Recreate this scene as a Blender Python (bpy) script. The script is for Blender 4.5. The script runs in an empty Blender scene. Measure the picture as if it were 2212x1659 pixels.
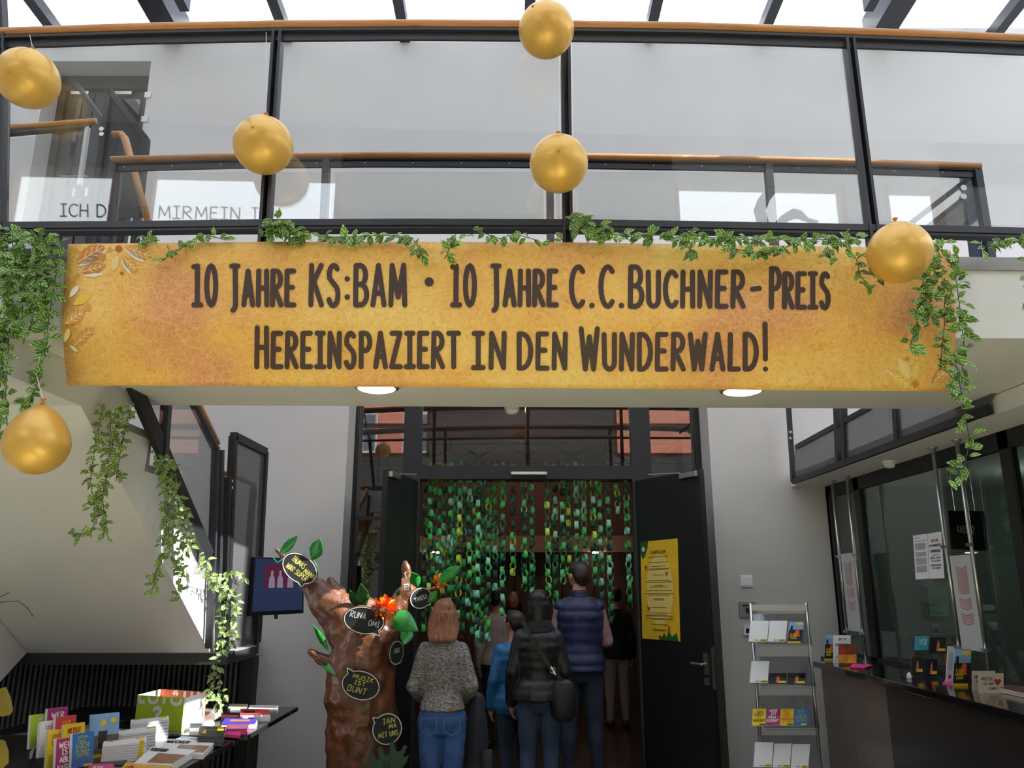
import bpy, bmesh, math, random
from mathutils import Vector as V, Matrix as M, noise as NZ
D = bpy.data
S = bpy.context.scene
COL = S.collection
R = random.Random(11)
PI = math.pi
sin, cos = math.sin, math.cos

# ------------------------------------------------------------------ camera
F = 1710.0                      # focal length in pixels of the 2212 px wide frame
PIT = math.radians(14.3)
CZ = 1.70
cp, sp = cos(PIT), sin(PIT)
cam = D.cameras.new('camera')
cam.sensor_width = 36.0
cam.lens = 36.0 * F / 2212.0
cam.clip_start = 0.05
cam_o = D.objects.new('camera', cam)
COL.objects.link(cam_o)
cam_o.location = (0, 0, CZ)
cam_o.rotation_euler = (math.radians(90) + PIT, 0, 0)
S.camera = cam_o

# ------------------------------------------------------------------ sky, sun, exposure
S.view_settings.view_transform = 'Standard'
S.view_settings.look = 'None'
S.view_settings.gamma = 1.0
S.view_settings.use_curve_mapping = False
S.view_settings.exposure = 1.12
W = D.worlds.new('sky')
S.world = W
W.use_nodes = True
_n = W.node_tree.nodes
_l = W.node_tree.links
_bg = _n['Background']
_tc = _n.new('ShaderNodeTexCoord')
_no = _n.new('ShaderNodeTexNoise')
_no.inputs['Scale'].default_value = 2.2
_no.inputs['Detail'].default_value = 5
_cr = _n.new('ShaderNodeValToRGB')
_cr.color_ramp.elements[0].position = 0.3
_cr.color_ramp.elements[0].color = (0.82, 0.88, 1.0, 1)
_cr.color_ramp.elements[1].position = 0.62
_cr.color_ramp.elements[1].color = (0.98, 0.985, 1.0, 1)
_l.new(_tc.outputs['Generated'], _no.inputs['Vector'])
_l.new(_no.outputs['Fac'], _cr.inputs['Fac'])
_l.new(_cr.outputs['Color'], _bg.inputs['Color'])
_bg.inputs['Strength'].default_value = 1.9
SUN_TO = V((0.75, -0.15, 0.69)).normalized()      # towards the sun
sun = D.lights.new('sun', 'SUN')
sun.energy = 16.0
sun.angle = math.radians(0.15)
sun.color = (1.0, 0.95, 0.86)
sun_o = D.objects.new('sun', sun)
COL.objects.link(sun_o)
sun_o.rotation_euler = (-SUN_TO).to_track_quat('-Z', 'Y').to_euler()

# ------------------------------------------------------------------ geometry helpers
def ray(px, py):
    x = (px - 1106.0) / F
    y = (829.5 - py) / F
    return V((x, cp - y * sp, sp + y * cp))
C0 = V((0, 0, CZ))
def at(px, py, Y, k=0.0):                   # the point seen at a pixel, on the plane Y = Y0 + k X
    d = ray(px, py)
    return C0 + d * (Y / (d.y - k * d.x))
def atZ(px, py, Z):
    d = ray(px, py)
    return C0 + d * ((Z - CZ) / d.z)
def atX(px, py, X):
    d = ray(px, py)
    return C0 + d * (X / d.x)
def zY(py, Y):
    return at(1106, py, Y).z
def xY(px, z, Y):
    return (px - 1106.0) / F * (Y * cp + (z - CZ) * sp)

UP = V((0, 0, 1))
class MB:
    def __init__(s):
        s.v = []; s.f = []
    def add(s, vs, fs):
        n = len(s.v)
        s.v += [V(a) for a in vs]
        s.f += [[i + n for i in f] for f in fs]
        return s
    def hexa(s, p):
        return s.add(p, [(0,3,2,1),(4,5,6,7),(0,1,5,4),(1,2,6,5),(2,3,7,6),(3,0,4,7)])
    def box(s, x0, x1, y0, y1, z0, z1):
        return s.hexa([(x0,y0,z0),(x1,y0,z0),(x1,y1,z0),(x0,y1,z0),(x0,y0,z1),(x1,y0,z1),(x1,y1,z1),(x0,y1,z1)])
    def obox(s, c, a, b, e):                # centre and three half vectors
        c, a, b, e = V(c), V(a), V(b), V(e)
        return s.hexa([c-a-b-e, c+a-b-e, c+a+b-e, c-a+b-e, c-a-b+e, c+a-b+e, c+a+b+e, c-a+b+e])
    def bar(s, p, q, w, h, up=UP):
        p, q = V(p), V(q)
        d = (q - p).normalized()
        a = d.cross(V(up))
        if a.length < 1e-4: a = d.cross(V((1, 0, 0)))
        a.normalize()
        b = a.cross(d).normalized()
        return s.obox((p + q) / 2, (q - p) / 2, a * (w / 2), b * (h / 2))
    def loft(s, rings, cap=True):
        n = len(rings[0]); m = len(rings)
        vs = [p for r in rings for p in r]
        fs = [(i*n+j, i*n+(j+1) % n, (i+1)*n+(j+1) % n, (i+1)*n+j) for i in range(m-1) for j in range(n)]
        if cap:
            fs += [tuple(range(n))[::-1], tuple((m-1)*n+j for j in range(n))]
        return s.add(vs, fs)
    def tube(s, pts, r, n=8, cap=True, flat=1.0):
        pts = [V(p) for p in pts]
        rs = r if isinstance(r, (list, tuple)) else [r] * len(pts)
        rings = []; prev = None
        for i, p in enumerate(pts):
            d = (pts[min(i+1, len(pts)-1)] - pts[max(i-1, 0)]).normalized()
            if prev is None:
                a = d.cross(UP if abs(d.z) < 0.9 else V((1, 0, 0))).normalized()
            else:
                a = (prev - d * prev.dot(d)).normalized()
            prev = a
            b = d.cross(a)
            rings.append([p + a * (cos(2*PI*j/n) * rs[i]) + b * (sin(2*PI*j/n) * rs[i] * flat) for j in range(n)])
        return s.loft(rings, cap)
    def limb(s, pts, rs, n=10):             # a tube with rounded ends
        pts = [V(p) for p in pts]
        s.tube(pts, rs, n)
        s.ball(pts[0], rs[0], rs[0], rs[0], n, 6)
        s.ball(pts[-1], rs[-1], rs[-1], rs[-1], n, 6)
        return s
    def ball(s, c, rx, ry, rz, nu=16, nv=10):
        c = V(c)
        vs = [c + V((0, 0, -rz))]
        for i in range(1, nv):
            t = -PI/2 + PI*i/nv
            vs += [c + V((rx*cos(t)*cos(2*PI*j/nu), ry*cos(t)*sin(2*PI*j/nu), rz*sin(t))) for j in range(nu)]
        vs.append(c + V((0, 0, rz)))
        fs = [(0, 1+(j+1) % nu, 1+j) for j in range(nu)]
        for i in range(nv-2):
            a = 1+i*nu; b = a+nu
            fs += [(a+j, a+(j+1) % nu, b+(j+1) % nu, b+j) for j in range(nu)]
        a = 1+(nv-2)*nu; k = len(vs)-1
        fs += [(a+j, a+(j+1) % nu, k) for j in range(nu)]
        return s.add(vs, fs)
    def prism(s, pts, off):
        pts = [V(p) for p in pts]; off = V(off); n = len(pts)
        return s.add(pts + [p + off for p in pts],
                     [tuple(range(n))[::-1], tuple(range(n, 2*n))] + [(i, (i+1) % n, n+(i+1) % n, n+i) for i in range(n)])
    def poly(s, pts):
        return s.add(pts, [tuple(range(len(pts)))])
    def lathe(s, c, prof, n=20):            # profile of (r, z) turned about a vertical axis
        c = V(c)
        return s.loft([[c + V((r*cos(2*PI*j/n), r*sin(2*PI*j/n), z)) for j in range(n)] for r, z in prof])
    def cyl(s, p, q, r, n=12):
        return s.tube([p, q], r, n)
    def build(s, name, mat, parent=None, smooth=False, bevel=0.0, fix=True, **kw):
        me = D.meshes.new(name)
        inv = WM[parent].inverted() if parent is not None else M.Identity(4)
        if parent is None:                  # a thing that is one mesh: origin at its base
            lo = V((sum(v.x for v in s.v)/len(s.v), sum(v.y for v in s.v)/len(s.v), min(v.z for v in s.v)))
            inv = M.Translation(-lo)
        me.from_pydata([inv @ v for v in s.v], [], s.f)
        if fix:
            bm = bmesh.new(); bm.from_mesh(me)
            bmesh.ops.recalc_face_normals(bm, faces=bm.faces)
            bm.to_mesh(me); bm.free()
        return place(me, name, mat, parent, M.Identity(4) if parent is not None else M.Translation(lo), smooth, bevel, **kw)

WM = {}
def place(me, name, mat, parent=None, mtx=None, smooth=False, bevel=0.0, **kw):
    if mat is not None and not me.materials: me.materials.append(mat)
    if smooth:
        for p in me.polygons: p.use_smooth = True
    o = D.objects.new(name, me)
    COL.objects.link(o)
    o.parent = parent
    mtx = mtx or M.Identity(4)
    o.matrix_basis = mtx
    WM[o] = (WM[parent] if parent is not None else M.Identity(4)) @ mtx
    if bevel:
        b = o.modifiers.new('bevel', 'BEVEL'); b.width = bevel; b.segments = 2; b.limit_method = 'ANGLE'
        for p in me.polygons: p.use_smooth = False
    for k, v in kw.items(): o[k] = v
    return o
def tag(o, label, cat, group=None):
    o['label'] = label; o['category'] = cat
    if group: o['group'] = group
    return o
def thing(name, label, cat, loc=(0, 0, 0), rot=(0, 0, 0), group=None):
    o = D.objects.new(name, None); COL.objects.link(o)
    o.empty_display_size = 0.05
    o.matrix_basis = M.LocRotScale(V(loc), __import__('mathutils').Euler(rot), None)
    WM[o] = o.matrix_basis.copy()
    return tag(o, label, cat, group)
def struct(name, loc=(0, 0, 0)):
    o = D.objects.new(name, None); COL.objects.link(o)
    o.empty_display_size = 0.05
    o.matrix_basis = M.Translation(V(loc)); WM[o] = o.matrix_basis.copy()
    o['kind'] = 'structure'
    return o
def remesh(mb, vox, it=4, fold=0.0, fs=9.0, seed=0.0):      # fuse overlapping solids into one continuous surface
    me = D.meshes.new('tmp'); me.from_pydata(mb.v, [], mb.f)
    o = D.objects.new('tmp', me); COL.objects.link(o)
    m = o.modifiers.new('r', 'REMESH'); m.mode = 'VOXEL'; m.voxel_size = vox; m.use_smooth_shade = True
    if it:
        m = o.modifiers.new('s', 'SMOOTH'); m.iterations = it; m.factor = 0.5
    dg = bpy.context.evaluated_depsgraph_get()
    out = D.meshes.new_from_object(o.evaluated_get(dg))
    D.objects.remove(o); D.meshes.remove(me)
    if fold:
        ns = [v.normal.copy() for v in out.vertices]
        for v, nn in zip(out.vertices, ns):
            q = v.co * fs + V((seed, seed * 1.7, 0))
            v.co += nn * (fold * (NZ.noise(q) + 0.5 * NZ.noise(q * 2.3)))
    for p in out.polygons: p.use_smooth = True
    out.materials.clear()
    return out

# ------------------------------------------------------------------ materials
def lin(c):
    def f(u):
        u /= 255.0
        return u / 12.92 if u <= 0.04045 else ((u + 0.055) / 1.055) ** 2.4
    return tuple(f(u) for u in c)
MC = {}
def mat(name, rgb, rough=0.5, metal=0.0, var=0.0, vs=6.0, bump=0.0, bs=60.0, coat=0.0, emit=0.0, spec=None, sheen=0.0, stretch=None, trans=0.0):
    if name in MC: return MC[name]
    m = D.materials.new(name); m.use_nodes = True
    n = m.node_tree.nodes; l = m.node_tree.links
    b = n['Principled BSDF']
    c = lin(rgb)
    b.inputs['Base Color'].default_value = (*c, 1)
    b.inputs['Roughness'].default_value = rough
    b.inputs['Metallic'].default_value = metal
    b.inputs['Coat Weight'].default_value = coat
    b.inputs['Coat Roughness'].default_value = 0.12
    if spec is not None: b.inputs['Specular IOR Level'].default_value = spec
    if sheen: b.inputs['Sheen Weight'].default_value = sheen
    if emit:
        b.inputs['Emission Color'].default_value = (*c, 1)
        b.inputs['Emission Strength'].default_value = emit
    if var or bump:
        tc = n.new('ShaderNodeTexCoord'); mp = n.new('ShaderNodeMapping')
        l.new(tc.outputs['Object'], mp.inputs['Vector'])
        if stretch: mp.inputs['Scale'].default_value = stretch
    if var:
        no = n.new('ShaderNodeTexNoise'); no.inputs['Scale'].default_value = vs; no.inputs['Detail'].default_value = 6
        r = n.new('ShaderNodeValToRGB')
        r.color_ramp.elements[0].position = 0.3; r.color_ramp.elements[1].position = 0.7
        r.color_ramp.elements[0].color = (*[u * (1 - var) for u in c], 1)
        r.color_ramp.elements[1].color = (*[min(1, u * (1 + var)) for u in c], 1)
        l.new(mp.outputs[0], no.inputs['Vector']); l.new(no.outputs['Fac'], r.inputs['Fac'])
        l.new(r.outputs['Color'], b.inputs['Base Color'])
    if bump:
        no = n.new('ShaderNodeTexNoise'); no.inputs['Scale'].default_value = bs; no.inputs['Detail'].default_value = 4
        bu = n.new('ShaderNodeBump'); bu.inputs['Strength'].default_value = bump; bu.inputs['Distance'].default_value = 0.01
        l.new(mp.outputs[0], no.inputs['Vector']); l.new(no.outputs['Fac'], bu.inputs['Height'])
        l.new(bu.outputs['Normal'], b.inputs['Normal'])
    MC[name] = m
    return m
def glass(name, tint=(0.93, 0.96, 0.95), refl=1.0, ior=1.5, rough=0.0):
    if name in MC: return MC[name]
    m = D.materials.new(name); m.use_nodes = True
    n = m.node_tree.nodes; l = m.node_tree.links
    n.remove(n['Principled BSDF'])
    t = n.new('ShaderNodeBsdfTransparent'); t.inputs['Color'].default_value = (*tint, 1)
    g = n.new('ShaderNodeBsdfGlossy'); g.inputs['Roughness'].default_value = rough
    f0 = ((ior - 1) / (ior + 1)) ** 2
    fr = n.new('ShaderNodeLayerWeight'); fr.inputs['Blend'].default_value = 0.5
    pw = n.new('ShaderNodeMath'); pw.operation = 'POWER'; pw.inputs[1].default_value = 5.0
    mu = n.new('ShaderNodeMath'); mu.operation = 'MULTIPLY_ADD'; mu.use_clamp = True
    mu.inputs[1].default_value = (1 - f0) * refl * 0.8; mu.inputs[2].default_value = f0 * refl
    l.new(fr.outputs['Facing'], pw.inputs[0])
    mx = n.new('ShaderNodeMixShader')
    l.new(pw.outputs[0], mu.inputs[0]); l.new(mu.outputs[0], mx.inputs['Fac'])
    l.new(t.outputs[0], mx.inputs[1]); l.new(g.outputs[0], mx.inputs[2])
    l.new(mx.outputs[0], n['Material Output'].inputs['Surface'])
    MC[name] = m
    return m
def mesh_mat(name, rgb, fill=0.6):          # perforated sheet, the holes far below a pixel
    if name in MC: return MC[name]
    m = mat(name, rgb, 0.5, 0.3)
    n = m.node_tree.nodes; l = m.node_tree.links
    b = n['Principled BSDF']
    t = n.new('ShaderNodeBsdfTransparent')
    mx = n.new('ShaderNodeMixShader'); mx.inputs['Fac'].default_value = fill
    l.new(t.outputs[0], mx.inputs[1]); l.new(b.outputs[0], mx.inputs[2])
    l.new(mx.outputs[0], n['Material Output'].inputs['Surface'])
    return m
WHITE = mat('white_plaster', (226, 224, 222), 0.85, var=0.02, vs=3, bump=0.08, bs=140)
GREYW = mat('grey_concrete_paint', (205, 204, 200), 0.85, var=0.03, vs=2, bump=0.05, bs=120)
STEEL = mat('anthracite_steel', (62, 63, 68), 0.4, 0.35, var=0.05, vs=8)
BLACK = mat('black_paint', (30, 30, 32), 0.5, var=0.06, vs=4)
DOORB = mat('black_door_laminate', (24, 24, 26), 0.45, var=0.08, vs=5, bump=0.03, bs=200)
WOOD = mat('oiled_oak', (196, 136, 76), 0.38, var=0.18, vs=5, stretch=(1, 14, 14), coat=0.15)
CHROME = mat('brushed_steel', (200, 198, 194), 0.28, 0.95)
ALU = mat('satin_aluminium', (190, 190, 190), 0.35, 0.8)
PAPER = mat('white_paper', (238, 238, 240), 0.75)
YEL = mat('yellow_print', (240, 205, 30), 0.6)
INK = mat('black_ink', (30, 28, 30), 0.7)
CLEAR = glass('clear_acrylic', (0.94, 0.95, 0.95), 1.2)
GLASS = glass('balustrade_glass', (0.965, 0.975, 0.97), 2.4, 1.55)
SGLASS = glass('dark_room_glass', (0.55, 0.58, 0.57), 3.0, 1.6)
RGLASS = glass('roof_glass', (0.68, 0.70, 0.73), 1.0)
FGLASS = glass('facade_glass', (0.95, 0.97, 0.97), 1.0)
MESH = mesh_mat('perforated_sheet', (104, 103, 105), .62)
# ------------------------------------------------------------------ stroke lettering, drawn from scratch
def arc(cx, cy, rx, ry, a0, a1, n=8):
    return [(cx + rx*cos(math.radians(a0+(a1-a0)*i/n)), cy + ry*sin(math.radians(a0+(a1-a0)*i/n))) for i in range(n+1)]
_P = lambda cy, ry, x=0.0, w=0.36: [(x, cy+ry)] + arc(x+w*0.45, cy, w*0.55, ry, 90, -90) + [(x, cy-ry)]
G = {   # width, strokes
 'A': (.42, [[(0, 0), (.2, 1), (.4, 0)], [(.08, .3), (.33, .3)]]),
 'B': (.40, [[(0, 0), (.02, 1)], _P(.76, .24, .02, .34), _P(.26, .26, 0, .4)]),
 'C': (.40, [arc(.24, .5, .24, .5, 50, 310, 14)]),
 'D': (.42, [[(0, 0), (0, 1)], [(0, 1)] + arc(.1, .5, .31, .5, 90, -90, 12) + [(0, 0)]]),
 'E': (.34, [[(.32, 1), (.02, 1), (0, 0), (.33, 0)], [(.01, .52), (.26, .52)]]),
 'F': (.34, [[(.32, 1), (.02, 1), (0, 0)], [(.01, .52), (.26, .52)]]),
 'G': (.42, [arc(.24, .5, .24, .5, 50, 350, 16) + [(.26, .42)]]),
 'H': (.40, [[(0, 0), (.02, 1)], [(.38, 0), (.37, 1)], [(.01, .5), (.38, .5)]]),
 'I': (.30, [[(.15, 0), (.15, 1)], [(.02, 1), (.28, 1)], [(.0, 0), (.3, 0)]]),
 'J': (.34, [[(.06, 1), (.32, 1)], [(.2, 1), (.22, .2)] + arc(.08, .06, .14, .2, 20, -80, 6)]),
 'K': (.40, [[(0, 0), (.03, 1)], [(.37, 1), (.03, .48)], [(.1, .6), (.38, 0)]]),
 'L': (.32, [[(.02, 1), (0, 0), (.31, 0)]]),
 'M': (.52, [[(0, 0), (.05, 1), (.26, .2), (.46, 1), (.5, 0)]]),
 'N': (.42, [[(0, 0), (.02, 1), (.38, 0), (.4, 1)]]),
 'O': (.42, [arc(.21, .5, .2, .5, 90, 450, 18)]),
 '0': (.36, [arc(.18, .5, .17, .5, 90, 450, 18)]),
 'P': (.38, [[(.02, 0), (.03, 1)], _P(.74, .26, .02, .36)]),
 'R': (.40, [[(0, 0), (.03, 1)], _P(.76, .24, .02, .34), [(.08, .52), (.38, 0)]]),
 'S': (.38, [arc(.2, .76, .16, .24, 40, 200, 8) + arc(.18, .25, .17, .27, 75, -155, 10)]),
 'T': (.40, [[(0, 1), (.4, 1)], [(.2, 1), (.2, 0)]]),
 'U': (.40, [[(0, 1), (.02, .2)] + arc(.2, .2, .18, .2, 180, 360, 8) + [(.38, 1)]]),
 'V': (.40, [[(0, 1), (.2, 0), (.4, 1)]]),
 'W': (.56, [[(0, 1), (.14, 0), (.28, .8), (.42, 0), (.55, 1)]]),
 'X': (.40, [[(0, 1), (.38, 0)], [(.38, 1), (0, 0)]]),
 'Y': (.40, [[(0, 1), (.2, .5), (.4, 1)], [(.2, .5), (.2, 0)]]),
 'Z': (.36, [[(.02, 1), (.34, 1), (0, 0), (.36, 0)]]),
 '1': (.26, [[(.0, .98), (.14, 1), (.13, 0)], [(.0, 0), (.27, 0)]]),
 '2': (.36, [arc(.18, .76, .16, .24, 170, -20, 8) + [(0, 0), (.36, 0)]]),
 '3': (.36, [arc(.17, .76, .16, .24, 150, -80, 8) + arc(.16, .27, .19, .27, 80, -150, 8)]),
 '8': (.36, [arc(.18, .76, .14, .23, 90, 450, 12), arc(.18, .27, .18, .27, 90, 450, 12)]),
 '9': (.36, [arc(.17, .72, .16, .27, 0, 360, 12), [(.33, .75), (.28, 0)]]),
 '?': (.38, [arc(.18, .76, .17, .24, 170, -40, 8) + [(.19, .42), (.18, .28)], [(.18, .03), (.18, .0)]]),
 '!': (.16, [[(.07, 1.12), (.08, .25)], [(.08, 0), (.085, .0)]]),
 ':': (.16, [[(.08, .66), (.082, .66)], [(.08, .2), (.082, .2)]]),
 '.': (.18, [[(.09, 0.02), (.092, .02)]]),
 '-': (.26, [[(.0, .48), (.26, .5)]]),
 '\u00dc': (.40, [[(0, .85), (.02, .2)] + arc(.2, .2, .18, .2, 180, 360, 8) + [(.38, .85)], [(.1, 1.05), (.11, 1.05)], [(.28, 1.05), (.29, 1.05)]]),
 '\u00c4': (.42, [[(0, 0), (.2, .85), (.4, 0)], [(.08, .27), (.33, .27)], [(.1, 1.05), (.11, 1.05)], [(.3, 1.05), (.31, 1.05)]]),
 '\u00d6': (.42, [arc(.21, .43, .2, .43, 90, 450, 18), [(.1, 1.05), (.11, 1.05)], [(.3, 1.05), (.31, 1.05)]]),
 ' ': (.22, []),
}
def corners(pl):                            # cut a stroke at its sharp corners
    out = []; cur = [pl[0]]
    for i in range(1, len(pl)):
        cur.append(pl[i])
        if i < len(pl)-1:
            a, p, c = pl[i-1], pl[i], pl[i+1]
            d = (p[0]-a[0])*(c[0]-p[0]) + (p[1]-a[1])*(c[1]-p[1])
            L = math.hypot(p[0]-a[0], p[1]-a[1]) * math.hypot(c[0]-p[0], c[1]-p[1])
            if L > 1e-12 and d < .25 * L:
                out.append(cur); cur = [pl[i]]
    return out + [cur]
def strokes(mb, lines, w, mapper, caps=True):       # flat ribbons with round ends, one strip per stroke
    for pl in [r for pl in lines for r in corners(pl)]:
        q = [pl[0]]
        for p in pl[1:]:
            if math.hypot(p[0]-q[-1][0], p[1]-q[-1][1]) > w * .02: q.append(p)
        if len(q) < 2:
            if caps: mb.poly([mapper(q[0][0] + w*.55*cos(PI/5*j), q[0][1] + w*.55*sin(PI/5*j)) for j in range(10)])
            continue
        n = len(q); closed = n > 3 and math.hypot(q[0][0]-q[-1][0], q[0][1]-q[-1][1]) < w * .3
        dirs = []
        for a, c in zip(q[:-1], q[1:]):
            L = math.hypot(c[0]-a[0], c[1]-a[1]); dirs.append(((c[0]-a[0])/L, (c[1]-a[1])/L))
        lf = []; rt = []
        for i, p in enumerate(q):
            d0 = dirs[i-1] if i else (dirs[-1] if closed else dirs[0])
            d1 = dirs[i] if i < n-1 else (dirs[0] if closed else dirs[-1])
            nx, ny = -(d0[1]+d1[1]), d0[0]+d1[0]; L = math.hypot(nx, ny)
            if L < .2: nx, ny, k = -d0[1], d0[0], 1.0
            else:
                nx, ny = nx/L, ny/L; k = min(2.2, 1 / max(.3, nx*-d0[1] + ny*d0[0]))
            lf.append((p[0]+nx*w/2*k, p[1]+ny*w/2*k)); rt.append((p[0]-nx*w/2*k, p[1]-ny*w/2*k))
        base = len(mb.v)
        mb.v += [mapper(*p) for p in lf] + [mapper(*p) for p in rt]
        mb.f += [[base+i, base+i+1, base+n+i+1, base+n+i] for i in range(n-1)]
        if caps and not closed:
            for p, d in ((q[0], (-dirs[0][0], -dirs[0][1])), (q[-1], dirs[-1])):
                a = math.atan2(d[1], d[0])
                mb.poly([mapper(p[0]+w/2*cos(a-PI/2+PI*j/6), p[1]+w/2*sin(a-PI/2+PI*j/6)) for j in range(7)])
def word(text, x0, x1, yb, h, gap=.13, small=1.0, lean=0.0, split=False):   # strokes of a word fitted between x0 and x1; small letters come as small capitals
    adv = 0.0; gl = []
    for ch in text:
        k = small if ch != ch.upper() else 1.0
        wd, st = G.get(ch.upper(), G[' '])
        gl.append((adv, k, st)); adv += wd * (0.5 + 0.5 * k) + gap
    adv -= gap
    sx = (x1 - x0) / adv
    out = []
    for a, k, st in gl:
        c = [[(x0 + (a + p[0] * (0.5 + 0.5 * k)) * sx + lean * p[1] * h, yb + p[1] * k * h) for p in pl] for pl in st]
        if split: out.append(c)
        else: out += c
    return out
def frame_map(o, u, v, n=None, off=0.0012):                 # (x, y) in metres on a flat face
    o, u, v = V(o), V(u).normalized(), V(v).normalized()
    nn = V(n).normalized() if n is not None else u.cross(v)
    return lambda x, y: o + u * x + v * y + nn * off
# ================================================================== THE SETTING
YW = 7.6                         # back wall of the foyer
YD = 8.0                         # door frame, set back in the wall
KB = 0.022                       # the footbridge stands a little askew
YF = 3.2                         # its front
ZU = 2.73                        # its underside
ZD = 3.10                        # its deck
def YB(Y, x): return Y + KB * x

# floor: large dark stone tiles near the doors, one slab beyond
fl = struct('floor')
MB().box(-7, 8, -3.6, 3.6, -0.2, 0).build('screed', mat('light_floor_stone', (176, 172, 164), 0.45, var=0.1, vs=3), fl)
MB().box(-7, 8, 3.6, 7.6, -0.2, 0).build('screed', mat('dark_floor_stone', (84, 80, 76), 0.45, var=0.1, vs=3), fl)
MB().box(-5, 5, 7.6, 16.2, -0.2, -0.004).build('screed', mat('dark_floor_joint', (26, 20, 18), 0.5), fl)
MB().box(-4.5, 2.6, -.6, 3.6, 0, .012).build('bounce_carpet', mat('bounce_carpet_fabric', (200, 194, 156), .95, var=.15, vs=30, bump=.3, bs=300), fl)  # unseen floor covering, added to bounce sunlight onto the bridge and stair undersides
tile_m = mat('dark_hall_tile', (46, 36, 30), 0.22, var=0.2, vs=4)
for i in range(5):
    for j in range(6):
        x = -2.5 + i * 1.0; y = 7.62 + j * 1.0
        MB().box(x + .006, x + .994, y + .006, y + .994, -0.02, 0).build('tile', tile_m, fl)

# back wall with the entrance niche and the upper doorway
wb = struct('wall_back')
nx0, nx1 = xY(738, 2, YW), xY(1547, 2, YW)            # niche
NT = 4.6
ux0, ux1 = xY(96, 7.0, YW), xY(324, 7.2, YW)          # upper doorway
ut, ub = zY(132, YW), 5.0
w = MB()
LG_ = 4.2
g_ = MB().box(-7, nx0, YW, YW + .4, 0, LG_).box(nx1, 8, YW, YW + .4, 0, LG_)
g_.build('lower_plaster', mat('shade_toned_plaster', (200, 195, 190), .85, var=.02, vs=3, bump=.08, bs=140), wb)  # greyer tone paints in the dimmer light on the lower wall
w.box(-7, nx0, YW, YW + .4, LG_, ub); w.box(nx0, nx1, YW, YW + .4, NT, ub); w.box(nx1, 8, YW, YW + .4, LG_, ub)
w.box(-7, ux0, YW, YW + .4, ub, ut); w.box(ux1, 8, YW, YW + .4, ub, ut); w.box(-7, 8, YW, YW + .4, ut, 7.75)
w.build('plaster', WHITE, wb)

# left and right walls, high; the roof rests on them
wl = struct('wall_left')
MB().box(-7.2, -7, -3.8, 8, 0, 8.4).build('plaster', WHITE, wl)
wr = struct('wall_right')
MB().box(8, 8.2, -3.8, 8, 0, 5.2).box(8, 8.2, -3.8, 8, 7.7, 8.3).box(8, 8.2, -3.8, -3.2, 5.2, 7.7).box(8, 8.2, 7.3, 8, 5.2, 7.7).build('plaster', WHITE, wr)
m = MB()
for y in (-3.17, -.6, 2.0, 4.6, 7.27): m.box(8.04, 8.14, y-.03, y+.03, 5.2, 7.7)
for z in (5.23, 7.67): m.box(8.04, 8.14, -3.2, 7.3, z-.03, z+.03)
m.build('window_frame', STEEL, wr)
FGLASS = glass('facade_glass', (0.95, 0.97, 0.97), 1.0)
for y0, y1 in ((-3.14, -.63), (-.57, 1.97), (2.03, 4.57), (4.63, 7.24)): MB().box(8.08, 8.095, y0, y1, 5.26, 7.64).build('pane', FGLASS, wr)

# glazed roof on steel rafters
ce = struct('ceiling')
ZR = lambda y: 7.56 + (YW - y) * 0.073
RX = [-6.95, -6.3, -5.03, -3.77, -2.5, -1.19, 0.19, 1.52, 2.77, 4.08, 5.34, 6.6, 7.95]
YO = -1.15
for i, x in enumerate(RX):
    big = x in (-3.77, 4.08)
    a, b = (0.13, 0.34) if big else (0.055, 0.13)
    y0, y1 = -3.7, YW + .05
    m = MB(); z0, z1 = ZR(y0), ZR(y1)
    m.hexa([(x-a, y0, z0), (x+a, y0, z0), (x+a, y1, z1), (x-a, y1, z1), (x-a, y0, z0+b), (x+a, y0, z0+b), (x+a, y1, z1+b), (x-a, y1, z1+b)])
    if big:
        s_ = 0.16 if x > 0 else 0.16
        q = x - s_ * 1.9 if x > 0 else x + s_ * 1.9
        a2 = .05
        m.hexa([(q-a2, y0, z0), (q+a2, y0, z0), (q+a2, y1-.5, z1+.036), (q-a2, y1-.5, z1+.036), (q-a2, y0, z0+.2), (q+a2, y0, z0+.2), (q+a2, y1-.5, z1+.236), (q-a2, y1-.5, z1+.236)])
    m.build('rafter', STEEL, ce)
    if i:
        xa = RX[i-1] + .03; xb = x - .03
        zo = ZR(YO)
        MB().hexa([(xa, YO, zo+.36), (xb, YO, zo+.36), (xb, y1, z1+.36), (xa, y1, z1+.36), (xa, YO, zo+.38), (xb, YO, zo+.38), (xb, y1, z1+.38), (xa, y1, z1+.38)]).build('glass_pane', RGLASS, ce)
MB().box(-7, 8, -3.8, YO, 7.9, 8.1).build('ceiling_panel', WHITE, ce)
# glazed street front behind the camera: mirrored in the balustrade and over the doors
FY = -3.5
fw = struct('wall_front')
m = MB()
m.box(-7, -6.5, FY-.3, FY, 0, 8.3); m.box(6.4, 8, FY-.3, FY, 0, 8.3)
m.box(-2.05, 2.55, FY-.3, FY, 2.5, 8.3); m.box(-2.05, -.6, FY-.3, FY, 0, 2.5); m.box(1.1, 2.55, FY-.3, FY, 0, 2.5)
m.box(-7, 8, FY-.3, FY, 7.2, 8.4); m.box(-6.5, -2.05, FY-.3, FY, 0, 4.8); m.box(2.55, 6.4, FY-.3, FY, 0, 4.8)
m.box(-5.05, -4.65, FY-.3, FY, 4.8, 7.2); m.box(5.0, 5.55, FY-.3, FY, 4.8, 7.2)
m.build('pier', mat('grey_pier', (150, 149, 146), .85, var=.03), fw)
BRWN = mat('brown_facade_timber', (150, 84, 38), 0.5, var=0.15, vs=5)
wn = 1
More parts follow.
